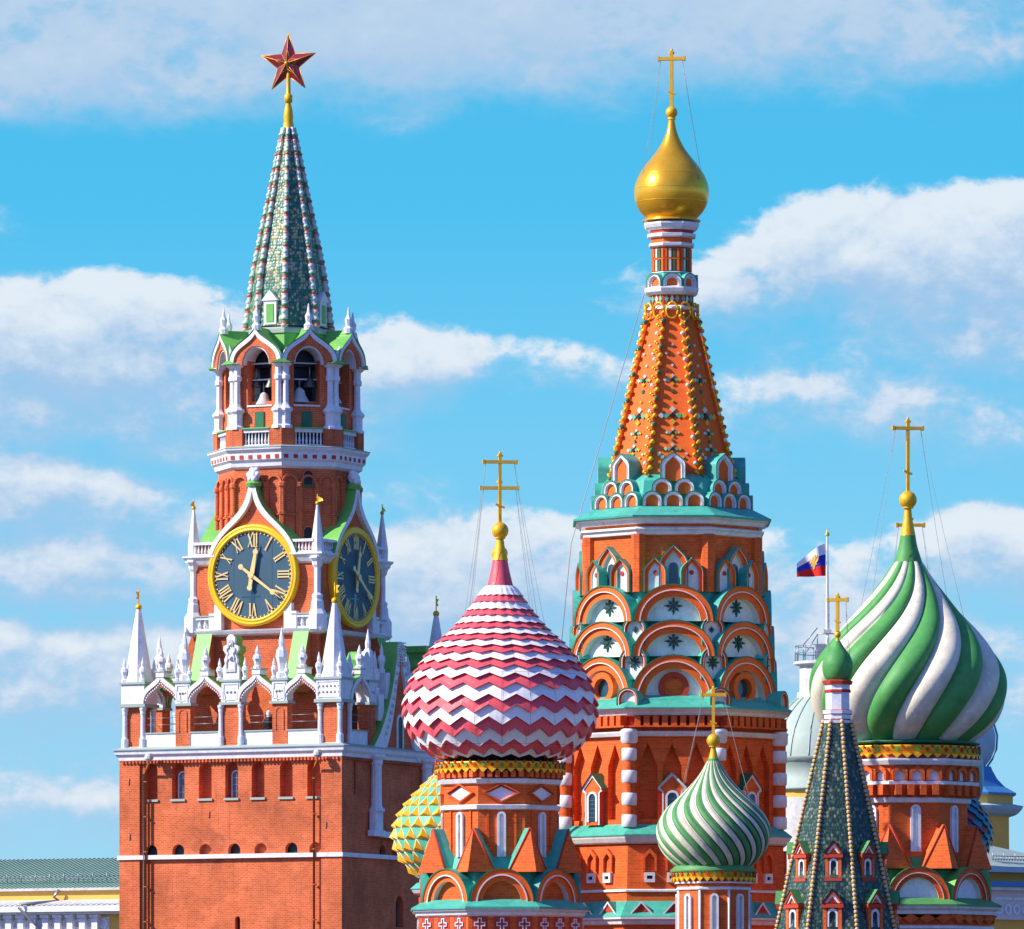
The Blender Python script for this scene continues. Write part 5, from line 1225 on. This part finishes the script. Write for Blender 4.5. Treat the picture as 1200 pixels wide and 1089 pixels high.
em = MB(); E.rnd(em, smoothprof([(11.5, 798), (14.5, 795), (16.8, 790), (18, 784), (18, 778), (16, 771), (12.5, 765), (8.5, 760), (5.4, 755), (3.2, 751)], 30), 'lgreen', 40); em.build('onion_dome', E.e)
cross(E, 695, 740, 744, 4, 756, 3.6, 11.5, m='goldp', phi=-4, chains=[(12, 765), (16, 771)], ybar=703)
# ================================================================== BACKGROUND
def bgthing(name, label, cat, x, D, rot=0, group=None): return TW(name, label, cat, x, D, rot, group)
# ---- yellow palace left of the clock tower
L1 = bgthing('palace_building', 'long yellow building with seamed green roof behind the clock tower, far left', 'building', 60, 600, -26)
kl = L1.k; X = lambda x: (x-60)*kl; g = fr(0, 0)
mb = MB(); box(mb, g, X(-420), X(215), 0, L1.Z(1056), -14, -1.0, 'yellow_wall'); box(mb, g, X(-420), X(215), L1.Z(1057), L1.Z(1044), -14, .75, 'yellow_wall'); mb.build('wall', L1.e)
rf = MB(); za, zb2 = L1.Z(1042), L1.Z(1003)
rf.add([(X(-424), -.9, za), (X(218), -.9, za), (X(218), 7.5, zb2), (X(-424), 7.5, zb2)], [(0, 1, 2, 3)], 'roofgreen')
rf.add([(X(-424), 7.5, zb2), (X(218), 7.5, zb2), (X(218), 16, za), (X(-424), 16, za)], [(0, 1, 2, 3)], 'roofgreen')
for i in range(110):
    x0 = X(-424)+i*.42*1.0+.2
    if x0 > X(216): break
    dy = 8.4; tube(rf, [(x0, -.9, za+.03), (x0+2.4, 7.5, zb2+.03)], .035, 'dgreen', 4)
ro = rf.build('roof', L1.e)
ev = MB(); box(ev, g, X(-426), X(219), L1.Z(1044.5), L1.Z(1041.5), -.3, 1.1, 'stone'); ev.build('eaves', L1.e)
sg = MB()
for i in range(60):
    x0 = X(-60)+i*.44
    if x0 > X(150): break
    hh = .75 if i % 3 == 0 else .4
    tube(sg, [(x0, .4, za+.55), (x0, .4, za+.55+hh)], .05 if i % 3 == 0 else .025, 'metal', 4)
for z in (.75, 1.0): tube(sg, [(X(-60), .4, za+z), (X(150), .4, za+z)], .022, 'metal', 4)
sg.build('snow_guard', L1.e)
lr = MB(); lr.add([(X(-424), -3.2, L1.Z(1063)), (X(218), -3.2, L1.Z(1063)), (X(218), -.7, L1.Z(1055)), (X(-424), -.7, L1.Z(1055))], [(0, 1, 2, 3)], 'stone')
for i in range(90):
    x0 = X(-200)+i*.5
    if x0 > X(216): break
    tube(lr, [(x0, -3.2, L1.Z(1063)+.03), (x0+.5, .2, L1.Z(1055)+.03)], .03, 'metal', 4)
lr.build('lower_roof', L1.e)
cr = MB(); box(cr, g, X(-426), X(219), L1.Z(1070), L1.Z(1063.3), 0, 3.3, 'clean'); box(cr, g, X(-426), X(219), L1.Z(1073), L1.Z(1070.2), 0, 2.7, 'clean'); cr.build('cornice', L1.e)
fzb = MB(); box(fzb, g, X(-424), X(217), 0, L1.Z(1073), 0, 1.9, 'yellow_wall'); fzb.build('lower_wall', L1.e)
for i in range(15):
    x0 = X(-60+i*16.5)
    if x0 > X(146): break
    c_ = MB(); box(c_, g, x0-.26, x0+.26, 0, L1.Z(1073.2), 1.92, 2.5, 'clean'); box(c_, g, x0-.4, x0+.4, L1.Z(1077), L1.Z(1073.4), 1.92, 2.65, 'clean'); c_.build('pilaster', L1.e)
    m_ = MB(); cx_, cz_ = x0+8.2*kl, L1.Z(1084); gg = fr(0, 1.91)
    rp = lambda r: [(cx_+r*cos(2*pi*j/20), cz_+r*sin(2*pi*j/20)) for j in range(21)]
    box(m_, g, cx_-.5, cx_+.5, L1.Z(1098), L1.Z(1076), 1.905, 1.96, 'clean'); strip(m_, gg, rp(.42), rp(.27), .05, .2, 'clean'); m_.build('medallion', L1.e)
dp = MB(); tube(dp, [(X(80), -1.2, za-.1), (X(74), -1.3, za-.7), (X(75), -.8, L1.Z(1055)), (X(75), -1.2, L1.Z(1057)), (X(48), -3.6, L1.Z(1061)), (X(47), -3.7, L1.Z(1065)), (X(64), -2.4, L1.Z(1090)), (X(64), -2.3, 0)], .12, 'metal', 8); dp.build('downpipe', L1.e)
# ---- domed government building behind the church towers, with the flagpole on top
L2 = bgthing('domed_building', 'pale building with broad grey green dome and railed roof lantern, behind the church towers', 'building', 968, 640, 0)
def DP(prof): return [(p*L2.k, L2.Z(y)) for p, y in prof]
mb = MB(); lathe(mb, DP([(74, 1500), (74, 937)]), 32, 0, 'stone', True); mb.build('wall', L2.e)
mb = MB(); lathe(mb, DP([(73, 938), (73, 928)]), 32, 0, 'yellow_wall', True); mb.build('frieze', L2.e)
mb = MB(); lathe(mb, DP([(74, 929), (78, 927), (78, 925), (72, 924), (72, 894), (76, 892), (76, 889)]), 32, 0, 'roofpale', True); mb.build('drum_wall', L2.e)
mb = MB(); lathe(mb, DP(smoothprof([(75, 890), (72, 874), (66, 858), (57, 843), (46, 830), (34, 819), (24, 812)], 20)), 40, 0, 'roofpale', True, caps=False)
for i in range(20):
    P = [fr(i*18)(0, L2.Z(y_)+.03, interp([(75, 890), (72, 874), (66, 858), (57, 843), (46, 830), (34, 819), (24, 812)], y_)*L2.k+.02) for y_ in range(812, 892, 6)]; tube(mb, P, .05, 'roofpale', 4)
do = mb.build('dome_roof', L2.e)
mb = MB(); lathe(mb, DP([(34, 820), (34, 812), (31, 811), (31, 781), (38, 779), (38, 776), (30, 775)]), 20, 0, 'stone', False); mb.build('lantern', L2.e)
mb = MB()
def rail(r, z, h, n):
    for i in range(n):
        p = fr(360*i/n, r)(0, z, 0); tube(mb, [p, (p[0], p[1], z+h)], .05, 'metal', 5)
    for q in (.5, 1): 
        tube(mb, [fr(360*i/n, r)(0, z+h*q, 0) for i in range(n+1)], .04, 'metal', 5)
rail(36*L2.k, L2.Z(775), 1.3, 16)
mb.build('railing', L2.e)
mb = MB(); box(mb, g, -.9, 1.2, L2.Z(776), L2.Z(757), -1.2, 1.2, 'stone')
for (x0, z0, x1, z1) in ((-2.0, 771, -.8, 745), (-2.0, 757, -.8, 737)): tube(mb, [(x0, -1.4, L2.Z(z0)), (x1, -1.4, L2.Z(z1))], .05, 'metal', 5)
for x0 in (-.8, .1, 1.0): tube(mb, [(x0, -1.4, L2.Z(757)), (x0, -1.4, L2.Z(744))], .05, 'metal', 5)
tube(mb, [(-.8, -1.4, L2.Z(744)), (1.0, -1.4, L2.Z(744))], .05, 'metal', 5); tube(mb, [(-2.0, -1.4, L2.Z(771)), (-2.0, -1.4, L2.Z(757))], .05, 'metal', 5)
mb.build('roof_stair', L2.e)
PF = bgthing('flagpole', 'thin steel flagpole rising from the domed building behind the church towers', 'flagpole', 969.5, 640, 0)
mb = MB(); lathe(mb, [(.13, PF.Z(757)), (.12, PF.Z(700)), (.08, PF.Z(628))], 8, 0, 'clean', True); mb.build('pole', PF.e)
mb = MB(); lathe(mb, [(.16, PF.Z(628)), (.2, PF.Z(626)), (.06, PF.Z(623)), (.01, PF.Z(618))], 8, 0, 'goldp', True); mb.build('finial', PF.e)
mb = MB(); box(mb, g, -.35, .35, PF.Z(742), PF.Z(738), -.35, .35, 'stone'); mb.build('bracket', PF.e)
FL = TW('flag', 'white blue and red flag with a gold eagle crest flying from the flagpole', 'flag', 969.5, 640, 0)
def fp(u, v):          # u 0 at pole .. 1 at fly, v 0 top .. 1 bottom
    x = -(2+34*u)*FL.k; top = 637+24*u**1.35; bot = 675+1.5*u
    y = top+(bot-top)*v; d = .35*sin(u*7.0+v*1.3)*min(1, u*3)
    return (x, -d, FL.Z(y))
mb = MB(); nu, nv = 24, 18
vs = [fp(i/nu, j/nv) for j in range(nv+1) for i in range(nu+1)]; o = len(mb.v); mb.v += vs
for j in range(nv):
    for i in range(nu):
        m_ = 'flag_white' if j < nv/3 else 'flag_blue' if j < 2*nv/3 else 'flag_red'
        mb.f.append((o+j*(nu+1)+i, o+j*(nu+1)+i+1, o+(j+1)*(nu+1)+i+1, o+(j+1)*(nu+1)+i)); mb.m.append(m_); mb.s.append(True)
mb.build('cloth', FL.e)
mb = MB()            # two headed eagle crest, spread wings, crown and tail
EG = [(0, .30), (.05, .36), (.12, .36), (.10, .28), (.20, .22), (.34, .32), (.36, .12), (.30, .02), (.20, -.02), (.24, -.12), (.10, -.14), (.08, -.26), (0, -.32)]
EG = EG+[(-x, z) for x, z in EG[-2:0:-1]]
P = []
for x, z in EG:
    p = fp(.40-x*.42, .50-z*.78); P.append((p[0], p[1]-.06, p[2]))
cpt = fp(.40, .5); P0 = (cpt[0], cpt[1]-.09, cpt[2])
mb.add(P+[P0], [(i, (i+1) % len(P), len(P)) for i in range(len(P))], 'ochre'); mb.build('eagle_crest', FL.e)
# ---- buildings at the right edge
L3 = bgthing('cupola_building', 'yellow building with concave blue cupola roof, at the right edge', 'building', 1130, 620, 0)
P3 = lambda pr: [(p*L3.k*1.0, L3.Z(y)) for p, y in pr]
mb = MB(); lathe(mb, P3([(60, 1500), (55, 948)]), 8, 22.5, 'yellow_wall'); mb.build('wall', L3.e)
mb = MB(); lathe(mb, P3([(56, 958), (66, 955), (71, 950), (73, 946), (58, 943)]), 8, 22.5, 'cornblue'); mb.build('cornice', L3.e)
mb = MB(); lathe(mb, P3([(60, 944), (60, 932)]), 8, 22.5, 'yellow_wall'); mb.build('drum_wall', L3.e)
mb = MB(); lathe(mb, P3([(64, 933), (64, 930.5), (50, 923), (41, 914), (35, 904), (33, 899), (22, 898)]), 8, 22.5, 'roofblue'); mb.build('cupola_roof', L3.e)
mb = MB(); lathe(mb, P3([(24, 899), (31, 890), (36, 878), (37, 862), (33, 848), (24, 836), (10, 828), (1, 824)]), 40, 0, 'cornblue', True); mb.build('cupola_dome', L3.e)
mb = MB(); tube(mb, [fr(94)(0, z, r) for r, z in P3([(26, 900), (33, 890), (38, 878), (39, 862), (35, 848)])], .09, 'roofblue', 6); mb.build('rain_pipe', L3.e)
L4 = bgthing('arsenal_building', 'long building with pale sloping roof and white medallion frieze, bottom right corner', 'building', 1180, 560, 38)
k4 = L4.k; X4 = lambda x: (x-1180)*k4; Z4 = L4.Z
mb = MB(); box(mb, g, X4(1040), X4(1330), 0, Z4(1022), -12, 0, 'yellow_wall'); mb.build('wall', L4.e)
mb = MB(); mb.add([(X4(1040), -1.2, Z4(1013)), (X4(1330), -1.2, Z4(1021)), (X4(1330), 8, Z4(1012)), (X4(1290), 8, Z4(1004)), (X4(1140), 8, Z4(952)), (X4(1040), 8, Z4(952))], [(0, 1, 2, 3, 4, 5)], 'roofpale'); mb.build('roof', L4.e)
mb = MB(); box(mb, g, X4(1038), X4(1332), Z4(1023), Z4(1016.5), .1, 1.3, 'cornblue'); mb.build('eaves', L4.e)
mb = MB(); box(mb, g, X4(1038), X4(1332), Z4(1040), Z4(1034), .0, 1.6, 'roofblue'); box(mb, g, X4(1038), X4(1332), Z4(1044), Z4(1040.2), .0, 1.3, 'clean'); mb.build('string_course', L4.e)
mb = MB(); box(mb, g, X4(1040), X4(1330), Z4(1078), Z4(1044.2), .0, .5, 'pinkwhite'); mb.build('frieze', L4.e)
for i in range(11):
    x0 = X4(1160+i*13.5)
    m_ = MB(); rp = lambda r: [(x0+r*cos(2*pi*j/20), Z4(1066)+r*1.25*sin(2*pi*j/20)) for j in range(21)]
    strip(m_, fr(0, .5), rp(.33), rp(.20), 0, .14, 'clean'); box(m_, g, x0-.42, x0+.42, Z4(1055), Z4(1052), .5, .62, 'clean'); m_.build('medallion', L4.e)
mb = MB()
for i in range(26):
    x0 = X4(1155)+i*.28; h_ = .7 if i % 4 == 0 else .4
    z_ = Z4(1013)+.25
    tube(mb, [(x0, -.2, z_), (x0+.05, -.2, z_+h_)], .04, 'metal', 4)
for q in (.35, .6): tube(mb, [(X4(1155), -.2, Z4(1013)+q), (X4(1206), -.2, Z4(1013)+q)], .03, 'metal', 4)
mb.build('snow_guard', L4.e)
